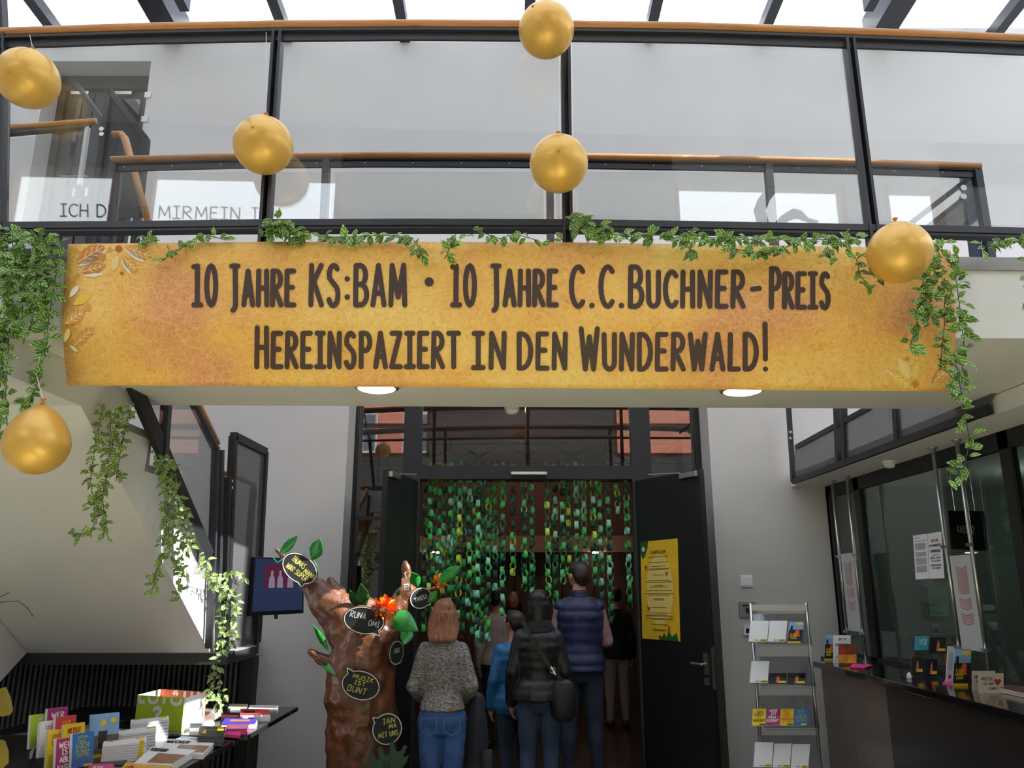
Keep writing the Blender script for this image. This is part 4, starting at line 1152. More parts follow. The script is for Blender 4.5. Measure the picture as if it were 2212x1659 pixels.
for k, v in enumerate((.735, .71, .70, .645, .59, .575, .54, .525, .49, .46, .445, .405, .395, .32, .265, .245, .235, .21, .20, .15, .10, .09)):
    w2 = (.2, .3, .24, .16, .3, .36, .12, .24, .34, .4, .3, .14, .12, .2, .24, .22, .36, .38, .2, .22, .2, .14)[k]
    rows.append((.48-w2, .48+w2, v))
pc.lines(rows, mat('brown_small_print', (92, 70, 30), .7), .006)
for u, v in ((.14, .72), (.70, .65), (.2, .30)):
    pc.blob([(u-.05, v+.03), (u, v-.03), (u+.05, v+.03), (u, v+.018)], 'red_bird_print', RED)
pc.blob([(0, 1), (.22, 1), (.2, .93), (.12, .84), (.05, .82), (0, .88)], 'green_leaf_print', GRN)
pc.blob([(.08+.05*cos(2*PI*j/12), .92+.025*sin(2*PI*j/12)) for j in range(12)], 'badge_print', mat('pale_grey_print', (196, 200, 206), .6), .0022)
pc.blob([(.46, 0), (.46, .05), (.54, .03), (.6, .07), (.66, .03), (.72, .1), (.8, .04), (.92, .08), (.96, 0)], 'green_plant_print', GRN)
pc.blob([(.70, .09), (.76, .09), (.75, .14), (.72, .15)], 'parrot_print', RED, .0022)

# ================================================================== TELEVISION on the left wall
tv = thing('television', 'wall mounted flat television showing three people on a red stage', 'television', at(598, 1326, 6.5))
q = [at(540, 1331, 6.35), at(656, 1325, 6.72), at(657, 1206, 6.72), at(549, 1203, 6.35)]
cc = Card(q, .05, 'housing', mat('black_gloss_plastic', (18, 18, 20), .25), tv, bevel=.004)
scr = cc.rect(.03, .97, .07, .97, 'screen', mat('lit_screen_navy', (34, 44, 72), .2, emit=.3))
sc_ = cc
sc_.rect(.22, .80, .46, .88, 'stage_picture', mat('lit_screen_plum', (74, 24, 50), .2, emit=.3), .002)
PALE_S = mat('lit_screen_pale', (120, 110, 128), .3, emit=.3)
for u in (.36, .52, .72):
    sc_.blob([(u-.06, .47), (u+.06, .47), (u+.05, .64), (u+.02, .69), (u+.025, .75), (u, .78), (u-.025, .75), (u-.02, .69), (u-.05, .64)], 'screen_figure', PALE_S, .003)
MB().obox(sc_.p(.5, -.03, -.02), V((.012, 0, 0)), V((0, .01, 0)), V((0, 0, .02))).build('sensor_stub', BLACK, tv)
m = MB(); b0 = sc_.p(.3, .35, -.05)
m.bar(b0, b0 + V((-.12, .3, 0)), .06, .05); m.bar(b0 + V((-.12, .3, .1)), V((b0.x-.12, b0.y+.3, 1.252)), .05, .05, up=(0, 1, 0)); m.build('bracket', BLACK, tv)

# ================================================================== PAPER MACHE TREE
YT = 5.85
def T(px, py, dy=0.0): return at(px, py, YT + dy)
MPX = .00334
BARK = mat('brown_papier_mache', (104, 62, 38), .36, var=.45, vs=9, bump=.9, bs=26, coat=.25)
tr = thing('paper_tree', 'brown papier mache tree with stubby branches beside the doors', 'tree', T(782, 1700))
m = MB()
def limb(pts):
    m.limb([T(x, y, d) for x, y, r_, d in pts], [r_ * MPX for x, y, r_, d in pts], 16)
limb([(784, 1960, 80, 0), (784, 1700, 73, 0), (782, 1560, 71, 0), (779, 1470, 72, 0), (784, 1400, 66, 0), (786, 1350, 60, 0)])
limb([(770, 1385, 56, 0), (735, 1325, 46, -.02), (700, 1296, 36, -.04), (672, 1266, 23, -.05), (650, 1240, 14, -.06), (618, 1206, 8, -.06), (597, 1187, 6, -.06)])
limb([(815, 1400, 44, 0), (838, 1350, 27, .0), (866, 1300, 21, .02), (882, 1272, 18, .04), (880, 1240, 9, .05), (876, 1214, 3.5, .05)])
limb([(740, 1310, 24, .12), (722, 1275, 16, .16), (716, 1254, 10, .18)])
limb([(868, 1296, 10, .06), (912, 1276, 7, .08), (948, 1268, 4, .08)])
limb([(725, 1440, 17, -.05), (697, 1424, 11, -.1), (668, 1408, 8, -.12)])
me = remesh(m, .016, 3, fold=.022, fs=8.0)
me.transform(WM[tr].inverted()); place(me, 'trunk', BARK, tr, smooth=True)
TL = mat('painted_green_leaf', (34, 142, 52), .35, var=.3, vs=14, coat=.3)
TLD = mat('painted_dark_green_leaf', (20, 96, 40), .4, var=.3, vs=14)
def tleaf(x0, y0, x1, y1, w_, dk=0, d0=-.12, d1=-.2, heart=False):
    a, b = T(x0, y0, d0), T(x1, y1, d1); L = b-a; l_ = L.length; L.normalize()
    s_ = L.cross(V((0, -1, .25))).normalized(); nn = s_.cross(L)
    if nn.y > 0: nn = -nn
    w_ = w_ * MPX / 2
    pr = [(0, .05), (.06, .7), (.25, 1), (.45, .92), (.7, .55), (.9, .18), (1, 0)] if heart else [(0, .05), (.15, .55), (.38, 1), (.6, .9), (.82, .45), (1, 0)]
    top = []
    for t_, k in pr:
        c = a + L*(l_*t_) - nn*(.02*sin(t_*PI))
        top.append((c - s_*w_*k + nn*.012*k, c, c + s_*w_*k + nn*.012*k))
    m = MB(); vs = []; fs = []
    for off in (0, -.004):
        vs += [p + nn*off for r_ in top for p in r_]
    n = len(top)*3
    for i in range(len(top)-1):
        a_ = i*3
        fs += [(a_, a_+1, a_+4, a_+3), (a_+1, a_+2, a_+5, a_+4), (n+a_+3, n+a_+4, n+a_+1, n+a_), (n+a_+4, n+a_+5, n+a_+2, n+a_+1)]
        fs += [(a_, a_+3, n+a_+3, n+a_), (a_+5, a_+2, n+a_+2, n+a_+5)]
    m.add(vs, fs).build('leaf', TLD if dk else TL, tr, smooth=True, fix=False)
for a in ((603, 1197, 643, 1157, 22), (674, 1210, 691, 1163, 32), (775, 1312, 755, 1275, 20, 1), (786, 1314, 779, 1260, 28, 1), (798, 1372, 764, 1338, 27), (711, 1408, 675, 1348, 13), (686, 1420, 726, 1459, 14),
          (753, 1515, 742, 1568, 36, 1), (903, 1268, 890, 1236, 24), (946, 1256, 996, 1222, 28), (925, 1302, 944, 1276, 20), (856, 1290, 862, 1274, 8, 1), (884, 1352, 872, 1393, 28)):
    tleaf(*a)
tleaf(852, 1330, 904, 1363, 44, heart=True, d0=-.2, d1=-.28)
m = MB()
m.tube([T(676, 1208, -.12), T(686, 1225, -.12), T(684, 1250, -.08)], .004, 6); m.tube([T(752, 1516, -.2), T(758, 1505, -.24)], .004, 6)
m.tube([T(711, 1408, -.12), T(724, 1418, -.14), T(728, 1432, -.14), T(716, 1441, -.12)], .004, 6); m.tube([T(590, 1205, -.1), T(600, 1216, -.1), T(612, 1206, -.1)], .004, 6)
m.build('leaf_stalk', TL, tr, smooth=True)
CHK = mat('chalkboard_black', (34, 34, 38), .8, var=.25, vs=12); CHL = mat('white_chalk', (214, 214, 206), .9); CHY = mat('yellow_chalk', (190, 184, 90), .9)
def bubble(label, cx, cy, rx, ry, rot, tail, rows, d, yaw=0.0, chalk=CHL):
    c = T(cx, cy, d); t = thing('speech_bubble', label, 'board', c, group='chalkboard speech bubbles on the tree')
    ca, sa = cos(math.radians(rot)), sin(math.radians(rot))
    def mp(x, y, off=0.0):                  # local pixels, y up, turned on its own face
        X, Y_ = x*ca - y*sa, x*sa + y*ca
        p = V((X*MPX*cos(yaw), X*MPX*sin(yaw), Y_*MPX))
        return c + p + V((sin(yaw), -cos(yaw), 0)) * off
    def outline(k):
        ps = []
        for j in range(32):
            a = 2*PI*j/32; x, y = rx*k*cos(a), ry*k*sin(a)
            da = math.degrees(a) - tail[0]
            da = (da + 180) % 360 - 180
            if abs(da) < 6: x, y = x * tail[1], y * tail[1]
            ps.append((x, y))
        return ps
    o = MB().prism([mp(x, y, .012) for x, y in outline(1)], V((-sin(yaw), cos(yaw), 0))*.012).build('board', CHK, t)
    m = MB(); ps = outline(.93); strokes(m, [ps + ps[:1]], 1.8, lambda x, y: mp(x, y, .0135), caps=False); m.build('chalk_rim', CHL, t, fix=False)
    m = MB()
    for tx, x0, x1, yb, h in rows:
        strokes(m, word(tx, x0, x1, yb, h, lean=.08), 1.6, lambda x, y: mp(x, y, .0135), caps=False)
    if rows: m.build('chalk_writing', chalk, t, fix=False)
bubble('tilted chalkboard bubble with yellow writing at the tip of the left branch', 648, 1228, 42, 28, -36, (-52, 1.25), [('THOMAS', -26, 6, 3, 11), ('MANN', 10, 36, -2, 10), ('WAR', -26, -8, -15, 11), ('SUPER', -3, 26, -14, 10)], -.15, .15, CHY)
bubble('grey chalkboard bubble with a green leaf over it at the fork', 787, 1340, 43, 27, -10, (-48, 1.35), [('RUNA', -30, 2, 2, 12), ('OMI', 10, 32, -8, 11)], -.30, 0)
bubble('dark chalkboard bubble reading Musik ist bunt on the trunk', 780, 1480, 40, 28, -14, (130, 1.35), [('MUSIK', -20, 22, 10, 8), ('IST', -14, 8, 0, 7), ('BUNT', -24, 14, -15, 11)], -.28, 0, CHY)
bubble('lowest chalkboard bubble cut off by the trunk edge', 836, 1574, 30, 30, 8, (140, 1.3), [('JAN', -8, 16, 10, 9), ('MA', 4, 18, 0, 8), ('MIT UNS', -18, 20, -14, 9)], -.26, .25, CHY)
bubble('narrow chalkboard bubble seen edge on at the right of the trunk', 853, 1410, 34, 24, 0, (-60, 1.1), [('UND', -12, 12, 0, 9)], -.12, 1.25)
bubble('dark chalkboard bubble hanging behind the right branch tip', 908, 1292, 26, 22, 20, (-60, 1.2), [('TREU', -16, 12, -4, 8)], .02, .5)
def flower(label, cx, cy, rp, cols, d):
    c = T(cx, cy, d); t = thing('paper_flower', label, 'flower', c)
    r_ = rp * MPX
    for ci, col in enumerate(cols):
        m = MB()
        for k in range(46):
            v = V((R.gauss(0, 1), R.gauss(0, 1) - .6, R.gauss(0, 1))).normalized()
            a = v.cross(V((.3, .5, .8))).normalized()
            e = c + v * r_ * R.uniform(.7, 1.1)
            b_ = c + v * r_ * .15
            m.add([b_ - a*.004, b_ + a*.004, e + a*.009, e - a*.009 + v*.004], [(0, 1, 2, 3)])
        m.build('petals', col, t, fix=False, kind='stuff')
    MB().ball(c + V((0, -r_*.5, 0)), r_*.25, r_*.25, r_*.25, 10, 8).build('centre', mat('pale_flower_centre', (226, 214, 210), .6), t, smooth=True)
FO, FR, FY_ = mat('orange_tissue', (240, 110, 30), .6), mat('red_tissue', (214, 44, 34), .6), mat('yellow_tissue', (240, 200, 50), .6)
flower('orange and red tissue flower in the fork of the tree', 829, 1316, 27, (FO, FR, FY_, FO), -.28)
flower('small yellow tissue flower at the thin right branch tip', 950, 1257, 16, (FY_, FY_, FR), 0.0)
t = thing('paper_tag', 'brown kraft paper tag tied to the right branch', 'tag', T(878, 1282, -.12))
kc = Card([T(869, 1282, -.12), T(889, 1281, -.12), T(887, 1247, -.12), T(867, 1249, -.12)], .002, 'tag_card', mat('kraft_card', (164, 124, 92), .8), t)
kc.rect(.22, .78, .2, .62, 'label', PAPER); kc.lines([(.28, .72, .3), (.28, .72, .4), (.28, .72, .5)], INK, .03)
MB().tube([T(878, 1249, -.12), T(874, 1238, -.02), T(880, 1234, .04)], .002, 5).build('string', CORD, t)
# cardboard jungle leaves at the foot of the tree
def jungle(label, pts, d, mt):
    t = thing('cardboard_leaf', label, 'decoration', T(pts[0][0], 1800, d))
    full = [T(x, y, d) for x, y in pts]
    MB().prism(full, (0, .006, 0)).build('leaf_blade', mt, t)
    a = T(sum(p[0] for p in pts)/len(pts), 1640, d-.01)
    m = MB().tube([a, a + V((0, .02, -.25)), V((a.x, a.y, .01))], .012, 8); m.build('stalk', mt, t)
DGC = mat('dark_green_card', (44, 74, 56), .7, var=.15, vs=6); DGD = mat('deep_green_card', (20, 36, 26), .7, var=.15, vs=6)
jungle('dark green cardboard leaf with fingers at the foot of the tree', [(778, 1668), (784, 1652), (800, 1650), (796, 1632), (804, 1624), (812, 1640), (820, 1642), (816, 1616), (824, 1612), (832, 1632), (842, 1630), (842, 1604), (850, 1602), (856, 1624), (866, 1622), (872, 1610), (880, 1612), (870, 1636), (884, 1632), (876, 1650), (864, 1664), (850, 1690), (800, 1690)], -.42, DGC)
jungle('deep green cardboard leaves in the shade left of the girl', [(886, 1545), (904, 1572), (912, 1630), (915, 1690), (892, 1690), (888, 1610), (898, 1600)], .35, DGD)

# ================================================================== WALL FITTINGS right of the doors
t = thing('light_switch', 'square white switch plate on the wall above the rack', 'switch', at(1612, 1268, YW))
a, b = at(1600, 1268, YW), at(1624, 1243, YW)
MB().box(a.x, b.x, YW-.012, YW, a.z, b.z).build('plate', PAPER, t, bevel=.002)
MB().box(a.x+.012, b.x-.012, YW-.017, YW-.01, a.z+.012, b.z-.012).build('rocker', PAPER, t, bevel=.002)
t = thing('control_panel', 'grey control panel on the wall behind the brochure rack', 'panel', at(1614, 1333, YW))
a, b = at(1597, 1333, YW), at(1631, 1300, YW)
MB().box(a.x, b.x, YW-.02, YW, a.z, b.z).build('housing', mat('grey_panel_plastic', (150, 148, 146), .5), t, bevel=.003)
MB().box(a.x+.06, a.x+.11, YW-.03, YW-.018, a.z+.04, a.z+.08).build('button', BLACK, t)
MB().box(a.x+.03, b.x-.03, YW-.022, YW-.018, b.z-.04, b.z-.025).build('print_line', INK, t)
t = thing('wall_sensor', 'small white sensor box with black eye beside the rack post', 'sensor', at(1613, 1372, YW))
a, b = at(1606, 1372, YW), at(1620, 1350, YW)
MB().box(a.x, b.x, YW-.02, YW, a.z, b.z).build('housing', PAPER, t); MB().box(a.x+.02, b.x-.01, YW-.024, YW-.018, a.z+.02, b.z-.03).build('eye', BLACK, t)
c = atZ(1921, 996, ZG)
t = thing('smoke_detector', 'white smoke detector under the gallery slab', 'detector', (c.x, c.y, ZG-.06))
MB().lathe((c.x, c.y, ZG), [(.052, 0), (.052, -.02), (.04, -.024)], 24).build('base', PAPER, t); MB().lathe((c.x, c.y, ZG-.024), [(.04, 0), (.036, -.02), (.022, -.03), (.002, -.03)], 24).build('sensor_head', PAPER, t)

# ================================================================== BROCHURE RACK
YR = 6.55
rk = thing('brochure_rack', 'slim steel brochure rack with acrylic trays against the wall', 'rack', (at(1686, 1600, YR).x, YR, 0))
for (xa, ya) in ((1621, 1303), (1741, 1302)):
    p = at(xa, ya, YR); MB().cyl((p.x, YR, 0.0), p, .013, 12).build('post', CHROME, rk, smooth=True)
xa_, xb_ = at(1621, 1310, YR).x, at(1741, 1310, YR).x
a = at(1621, 1319, YR); b = at(1741, 1306, YR)
MB().box(xa_, xb_, YR-.012, YR+.012, a.z, b.z).build('header_bar', mat('pale_header', (206, 202, 196), .4), rk)
MB().box(xa_-.02, xb_+.02, YR-.2, YR+.2, 0, .02).build('base_plate', ALU, rk)
def tray(ypt, ypb):
    zt_, zb_ = zY(ypt, YR), zY(ypb, YR-.09)
    m = MB(); m.hexa([(xa_+.01, YR-.1, zb_), (xb_-.01, YR-.1, zb_), (xb_-.01, YR-.005, zt_), (xa_+.01, YR-.005, zt_), (xa_+.01, YR-.1, zb_+.004), (xb_-.01, YR-.1, zb_+.004), (xb_-.01, YR-.001, zt_), (xa_+.01, YR-.001, zt_)])
    m.build('tray', glass('smoke_acrylic', (.72, .74, .76), 2.2), rk)
    MB().box(xa_+.01, xb_-.01, YR-.135, YR-.1, zb_-.012, zb_-.006).build('tray_lip', CLEAR, rk)
for a in ((1326, 1392), (1418, 1482), (1502, 1572), (1588, 1668)): tray(*a)
def booklet(label, q, th, mt, group, name='booklet', fn=None, base=None):
    t = thing(name, label, name, q[0], group=group)
    c = Card(q, .002, 'cover', mt, t)
    n = c.n
    MB().prism([p - n*.002 for p in c.q], -n*th).build('page_block', PAPER, t)
    if fn: fn(c)
    return c
def rq(x0, x1, yt, yb, sh=4):               # a tray place: leans back
    return [at(x0, yb, YR-.115), at(x1, yb, YR-.115), at(x1+sh, yt, YR-.045), at(x0+sh, yt, YR-.045)]
def white_fn(c):
    c.rect(.58, .98, .02, .11, 'yellow_tab', YEL); c.lines([(.64, .92, .065)], INK, .03, .0022); c.lines([(.3, .52, .07)], GREYP, .03)
GW = 'white booklets in the rack'
for (x0, x1, yt, yb, lb) in ((1618, 1657, 1341, 1386, 'white booklet leftmost in the top tray of the rack'), (1659, 1697, 1341, 1386, 'white booklet second in the top tray of the rack'), (1620, 1658, 1428, 1475, 'white booklet alone at the left of the second tray'),
        (1628, 1667, 1603, 1657, 'white booklet leftmost in the lowest tray'), (1669, 1706, 1606, 1658, 'white booklet in the middle of the lowest tray'), (1708, 1746, 1607, 1660, 'white booklet rightmost in the lowest tray')):
    booklet(lb, rq(x0, x1, yt, yb), .022, PAPER, GW, fn=white_fn)
def photo_fn(c):
    c.rect(0, 1, 0, .62, 'lower_photo', DARKP); c.rect(.02, .9, 0, .07, 'yellow_strip', YEL, .0022)
    c.rect(.45, .95, .84, .95, 'yellow_tab', YEL); c.blob([(.3, .3), (.8, .3), (.72, .58), (.6, .66), (.5, .6)], 'orange_figure', ORP, .0022)
    c.text([('EIN', .15, .55, .38, .07), ('NEUES', .12, .6, .28, .07), ('JAHR', .14, .58, .18, .07)], YEL, .003, .22); c.rect(.1, .26, .55, .8, 'tower_print', NIGHT, .002)
booklet('blue sky photo flyer at the right of the top tray', rq(1701, 1732, 1343, 1389, 5), .018, SKYP, 'photo flyers with yellow tabs', 'flyer', photo_fn)
def concert_fn(k):
    def f(c):
        c.blob([(.4, .1), (.62, .1), (.6, .6), (.5, .85), (.44, .6)], 'performer_print', SKIN_P if k else ORP, .0018); c.rect(.55, .97, .1, .28, 'yellow_tab', YEL, .0024)
    return f
booklet('violet concert flyer in the second tray beside the white booklet', rq(1660, 1698, 1454, 1478, 2), .012, NIGHT, 'concert flyers', 'flyer', concert_fn(0))
booklet('black concert flyer at the right end of the second tray', rq(1700, 1739, 1454, 1479, 2), .012, DARKP, 'concert flyers', 'flyer', concert_fn(1))
def quest(rows, mt, tab):
    def f(c):
        c.text(rows, mt, .002, .2); c.rect(.55, .97, .02, .1, 'tab', tab)
    return f
Q1 = quest([('UNSER', .25, .75, .82, .08), ('LUST', .15, .8, .58, .2), ('AN', .3, .6, .45, .08), ('WAHLEN?', .06, .92, .22, .15)], mat('brown_print', (120, 84, 20), .6), GRN)
Q2 = quest([('WER', .2, .8, .8, .15), ('IST', .3, .72, .62, .15), ('ABUL-', .14, .9, .42, .15), ('KASEM?', .05, .95, .2, .17)], PAPER, PINK)
Q3 = quest([('WEISST', .15, .8, .84, .1), ('DU', .25, .7, .62, .18), ('MEINE', .2, .8, .5, .08), ('NARREN', .1, .95, .3, .15), ('ZU ENDE', .15, .9, .18, .08)], ORP, GRN)
Q4 = quest([('WENN', .2, .7, .84, .09), ('DAS', .25, .7, .72, .09), ('LOCH', .12, .9, .48, .18), ('IM NEUEN', .1, .92, .36, .09), ('GARTEN', .12, .9, .22, .1)], mat('yellow_green_print', (170, 180, 60), .6), YEL)
for (x0, x1, mt, fn, lb) in ((1625, 1653, YEL, Q1, 'yellow leaflet leftmost in the third tray of the rack'), (1655, 1683, MAG, Q2, 'magenta leaflet in the third tray of the rack'), (1685, 1713, YEL, Q3, 'yellow leaflet with orange letters in the third tray'), (1715, 1743, BLUE, Q4, 'blue leaflet at the right of the third tray')):
    booklet(lb, rq(x0, x1, 1531, 1567, 2), .014, mt, 'question leaflets in the rack', 'leaflet', fn)

# ================================================================== TICKET DESK
XC = 2.47; ZC = 1.10
tk = thing('ticket_counter', 'dark ticket counter with black top along the right side', 'counter', (2.8, 5, 0))
MB().box(XC, 3.0, 2.6, 6.86, ZC-.045, ZC).build('worktop', mat('black_polished_top', (24, 22, 24), .12, coat=.5), tk, bevel=.004)
yb_ = atX(1915, 1500, XC+.04).y
BRZ = mat('brown_metal_panel', (124, 110, 104), .34, .5, var=.12, vs=1.5)
for i, (y0, y1, mt_) in enumerate(((yb_+.004, 6.25, BRZ), (6.255, 6.8, BRZ), (4.15, yb_-.004, mat('black_front_panel', (40, 36, 36), .35, var=.1, vs=2)), (2.6, 4.142, mat('black_front_panel', (40, 36, 36))))):
    MB().box(XC+.04, XC+.07, y0, y1, .06, ZC-.05).build('front_panel', mt_, tk)
MB().box(XC+.07, 2.98, 2.7, 6.78, 0, ZC-.05).build('body', BLACK, tk)
XP = 2.88
for i, yp in enumerate((7.12, 6.8, 5.36, 5.06)):
    t = thing('steel_pole', ['first steel pole from the doors rising from the counter', 'second steel pole from the doors rising from the counter', 'third steel pole left of the right seating plan', 'nearest steel pole right of the right seating plan'][i], 'pole', (XP, yp, ZC), group='steel poles between counter and gallery')
    z0 = ZC if yp < 6.85 else ZC
    MB().cyl((XP, yp, z0), (XP, yp, ZG), .0125, 12).build('pole', CHROME, t, smooth=True)
    MB().lathe((XP, yp, ZG), [(.012, -.03), (.03, -.012), (.034, -.004), (.034, 0)], 16).build('ceiling_rose', ALU, t)
    MB().cyl((XP, yp, ZC), (XP, yp, ZC+.012), .022, 14).build('foot', CHROME, t)
    for z in (1.32, 1.95): MB().obox((XP-.01, yp, z), V((.016, 0, 0)), V((0, .016, 0)), V((0, 0, .01))).build('clamp', CHROME, t)
MB().box(2.7, 3.0, 6.86, 7.3, ZC-.045, ZC).build('end_top', BLACK, tk)
def plan(label, y0, y1, z0, z1):
    t = thing('seating_plan', label, 'sign', (XP, (y0+y1)/2, z0), group='seating plans hung between the poles')
    c = Card([V((XP, y1, z0)), V((XP, y0, z0)), V((XP, y0, z1)), V((XP, y1, z1))], .006, 'board', mat('pale_plan_board', (186, 190, 190), .45), t)
    m = MB()
    for k in range(24):
        v = .86 - k * .021 if k < 14 else (.52 - (k-14) * .024 if k < 19 else .36 - (k-19) * .024)
        wv = .34 if k < 14 else .36
        st_ = [[(.5 + wv*.95*math.sin(a), v + (1-cos(a))*.085) for a in [(-1 + 2*j/6)*.95 for j in range(7)]]]
        strokes(m, [[(x*c.W, y*c.H) for x, y in st_[0]]], .0045, lambda x, y: c.p(x/c.W, y/c.H, .0016), caps=False)
    m.build('seat_rows', mat('dusty_red_print', (186, 92, 104), .6), c.o, fix=False)
def ypz(px, py): p = atX(px, py, XP); return p.y, p.z
plan('far seating plan with red arcs beside the wall end of the counter', 6.83, 7.09, 1.33, 1.97)
plan('near seating plan with red arcs between the two nearest poles', 5.09, 5.33, ypz(2078, 1402)[1], ypz(2064, 1200)[1])
# notices on the glass
XN = XK - .004
def kn(px, py): return atX(px, py, XN)
c = Card([kn(1978, 1252), kn(2007, 1250), kn(2003, 1153), kn(1972, 1157)], .002, 'notice', PAPER, None); tag(c.o, 'white notice of small print on the kiosk glass, left of its neighbour', 'notice', 'notices on the kiosk glass')
c.lines([(.12, .55, .93), (.12, .9, .86)] + [(.12, .88, .80 - .022*k) for k in range(30) if k not in (7, 8, 14, 22)], GREYP, .009)
c = Card([kn(2008, 1250), kn(2040, 1249), kn(2033, 1148), kn(2004, 1153)], .002, 'notice', PAPER, None); tag(c.o, 'white notice of opening hours headed Achtung on the kiosk glass', 'notice', 'notices on the kiosk glass')
c.text([('ACHTUNG', .22, .78, .80, .06), ('AB 2019', .3, .72, .50, .03)], RED, .002, .2)
c.text([('NEUE \u00d6FFNUNGSZEITEN', .1, .92, .70, .045), ('VORVERKAUF', .15, .88, .57, .06), ('DIENSTAG - SAMSTAG', .15, .85, .43, .035), ('11.30 - 18.30 UHR', .2, .8, .37, .035), ('MITTWOCH ZUS\u00c4TZLICH', .15, .88, .27, .035), ('9.30 - 18.30 UHR', .22, .8, .21, .035)], INK, .002, .2)
c = Card([atX(2009, 1332, 3.06), atX(2050, 1332, 3.06), atX(2048, 1254, 3.06), atX(2003, 1256, 3.06)], .002, 'notice', mat('mint_paper', (176, 208, 194), .7), None); tag(c.o, 'mint green notice behind the kiosk glass below the white notices', 'notice', 'notices on the kiosk glass')
c.rect(.7, .98, .84, .96, 'yellow_tab', YEL); c.lines([(.1, .9, .56), (.1, .85, .5), (.1, .9, .44), (.1, .86, .38), (.1, .8, .32), (.1, .9, .12)], GREYP, .014)
t = thing('hanging_sign', 'black hanging sign reading Kasse 2 inside the kiosk', 'sign', atX(2080, 1185, 3.5), group=None)
c = Card([atX(2054, 1186, 3.5), atX(2126, 1190, 3.5), atX(2120, 1104, 3.5), atX(2048, 1103, 3.5)], .03, 'sign_board', mat('matt_black_sign', (16, 16, 18), .6), t)
c.text([('KASSE 2', .26, .76, .44, .17)], mat('pale_grey_letter', (230, 230, 230), .6), .002, .26)
for u in (.2, .8):
    p = c.p(u, 1, 0); MB().cyl(p, (p.x, p.y, ZG), .004, 6).build('suspension_rod', CHROME, t)
# things on the counter
def on(px, py): return atZ(px, py, ZC)
def stand(label, q, fn, mt, group=None, name='flyer', th=.006):
    t = thing(name, label, name, q[0], group=group)
    c = Card(q, th, 'sheet', mt, t)
    if fn: fn(c)
    return t, c
def upr(px0, px1, pyb, pyt, dpx=0, lean=.03):   # an upright card on the counter, standing on pixel base line
    a, b = on(px0, pyb), on(px1, pyb)
    def topof(p, px): 
        q = at(px, pyt, p.y + lean); return V((p.x + (px-px0)*0, q.y, q.z)) if False else q
    return [a, b, at(px1+dpx, pyt, b.y+lean), at(px0+dpx, pyt, a.y+lean)]
def bitte(c): c.text([('BITTE', .32, .72, .82, .07), ('BEDIENEN', .12, .9, .62, .075), ('SIE SICH', .14, .3, .2, .03)], INK, .002, .16)
stand('blue sky flyer half hidden behind the white sign on the counter', upr(1780, 1804, 1427, 1370, 4), photo_fn, SKYP, 'photo flyers with yellow tabs')
stand('white sign reading Bitte bedienen at the far end of the counter', upr(1800, 1838, 1432, 1372, 0), bitte, PAPER, None, 'sign', .004)
def autumn(c):
    c.rect(.0, 1, .1, .5, 'flame_print', mat('amber_photo', (226, 150, 50), .5, var=.4, vs=20), .0014); c.rect(.05, .4, .5, .75, 'mask_print', RED, .0018)
stand('orange autumn flyer leaning before the white sign', upr(1812, 1850, 1437, 1391, 0), autumn, mat('rust_photo', (120, 64, 36), .5, var=.5, vs=22), None)
t, c = stand('acrylic pocket behind the autumn flyer', upr(1836, 1858, 1434, 1375, 0), None, CLEAR, None, 'acrylic_holder', .004)
def flat(label, poly, h, mt, name, z=ZC, group=None, fn=None, page=None):
    # a flat pile whose top is seen as a four sided shape of pixels (near left, near right, far right, far left)
    t = thing(name, label, name.replace('_', ' '), atZ(*poly[0], z + h), group=group)
    q = [atZ(x, y, z + h) for x, y in poly]
    if page is None:
        c = Card(q, h - .0006, 'cover', mt, t)
    else:
        c = Card(q, .002, 'cover', mt, t)
        k = max(1, min(7, int(h / .012))); hh = (h - .0026) / k
        for i in range(k):
            off = V((R.uniform(-.003, .003), R.uniform(-.003, .003), -(.0022 + i*hh)))
            MB().prism([p + off for p in q], V((0, 0, -hh*.9))).build('page_block', page, t)
    c.n = UP
    if fn: fn(c)
    return c
flat('pink flyers lying flat by the second steel pole', [(1836, 1441), (1868, 1442), (1886, 1436), (1842, 1433)], .012, PINK, 'flyer', page=MAG)
flat('small white clip lying on the black counter top', [(1958, 1458), (1968, 1459), (1972, 1453), (1962, 1452)], .02, PAPER, 'clip')
# tiered acrylic holder with concert flyers
t = thing('acrylic_holder', 'tiered clear flyer holder on the counter below the mint notice', 'holder', on(2000, 1470))
q = upr(1966, 2036, 1464, 1372, 12, .1)
Card(q, .006, 'back_plate', glass('dim_acrylic', (.78, .8, .8), 2.0), t)
a, b = on(1966, 1468), on(2036, 1470)
MB().hexa([a, b, b+V((0, .14, 0)), a+V((0, .14, 0)), a+V((0, 0, .006)), b+V((0, 0, .006)), b+V((0, .14, .006)), a+V((0, .14, .006))]).build('base_plate', CLEAR, t)
for (x0, x1, yt, yb, mt_, fn, lb, dy) in ((1977, 2005, 1374, 1404, TEAL, quest([('LETZ', .3, .85, .6, .16), ('TE', .3, .85, .35, .16)], PAPER, TEAL), 'teal flyer in the upper tier of the counter holder', .06), (2008, 2042, 1377, 1410, DARKP, concert_fn(1), 'dark singer flyer in the upper tier of the counter holder', .06),
        (1968, 1993, 1420, 1455, DARKP, concert_fn(1), 'dark flyer in the lower tier of the counter holder', .0), (1997, 2024, 1424, 1460, NIGHT, concert_fn(0), 'violet flyer in the lower tier of the counter holder', .0)):
    p = on((x0+x1)/2, 1464); yy = p.y - .02 + dy
    q = [at(x0, yb, yy), at(x1, yb, yy), at(x1+2, yt, yy+.04), at(x0+2, yt, yy+.04)]
    tt = thing('flyer', lb, 'flyer', q[0], group='flyers in the counter holder'); c = Card(q, .014, 'cover', mt_, tt); fn(c)
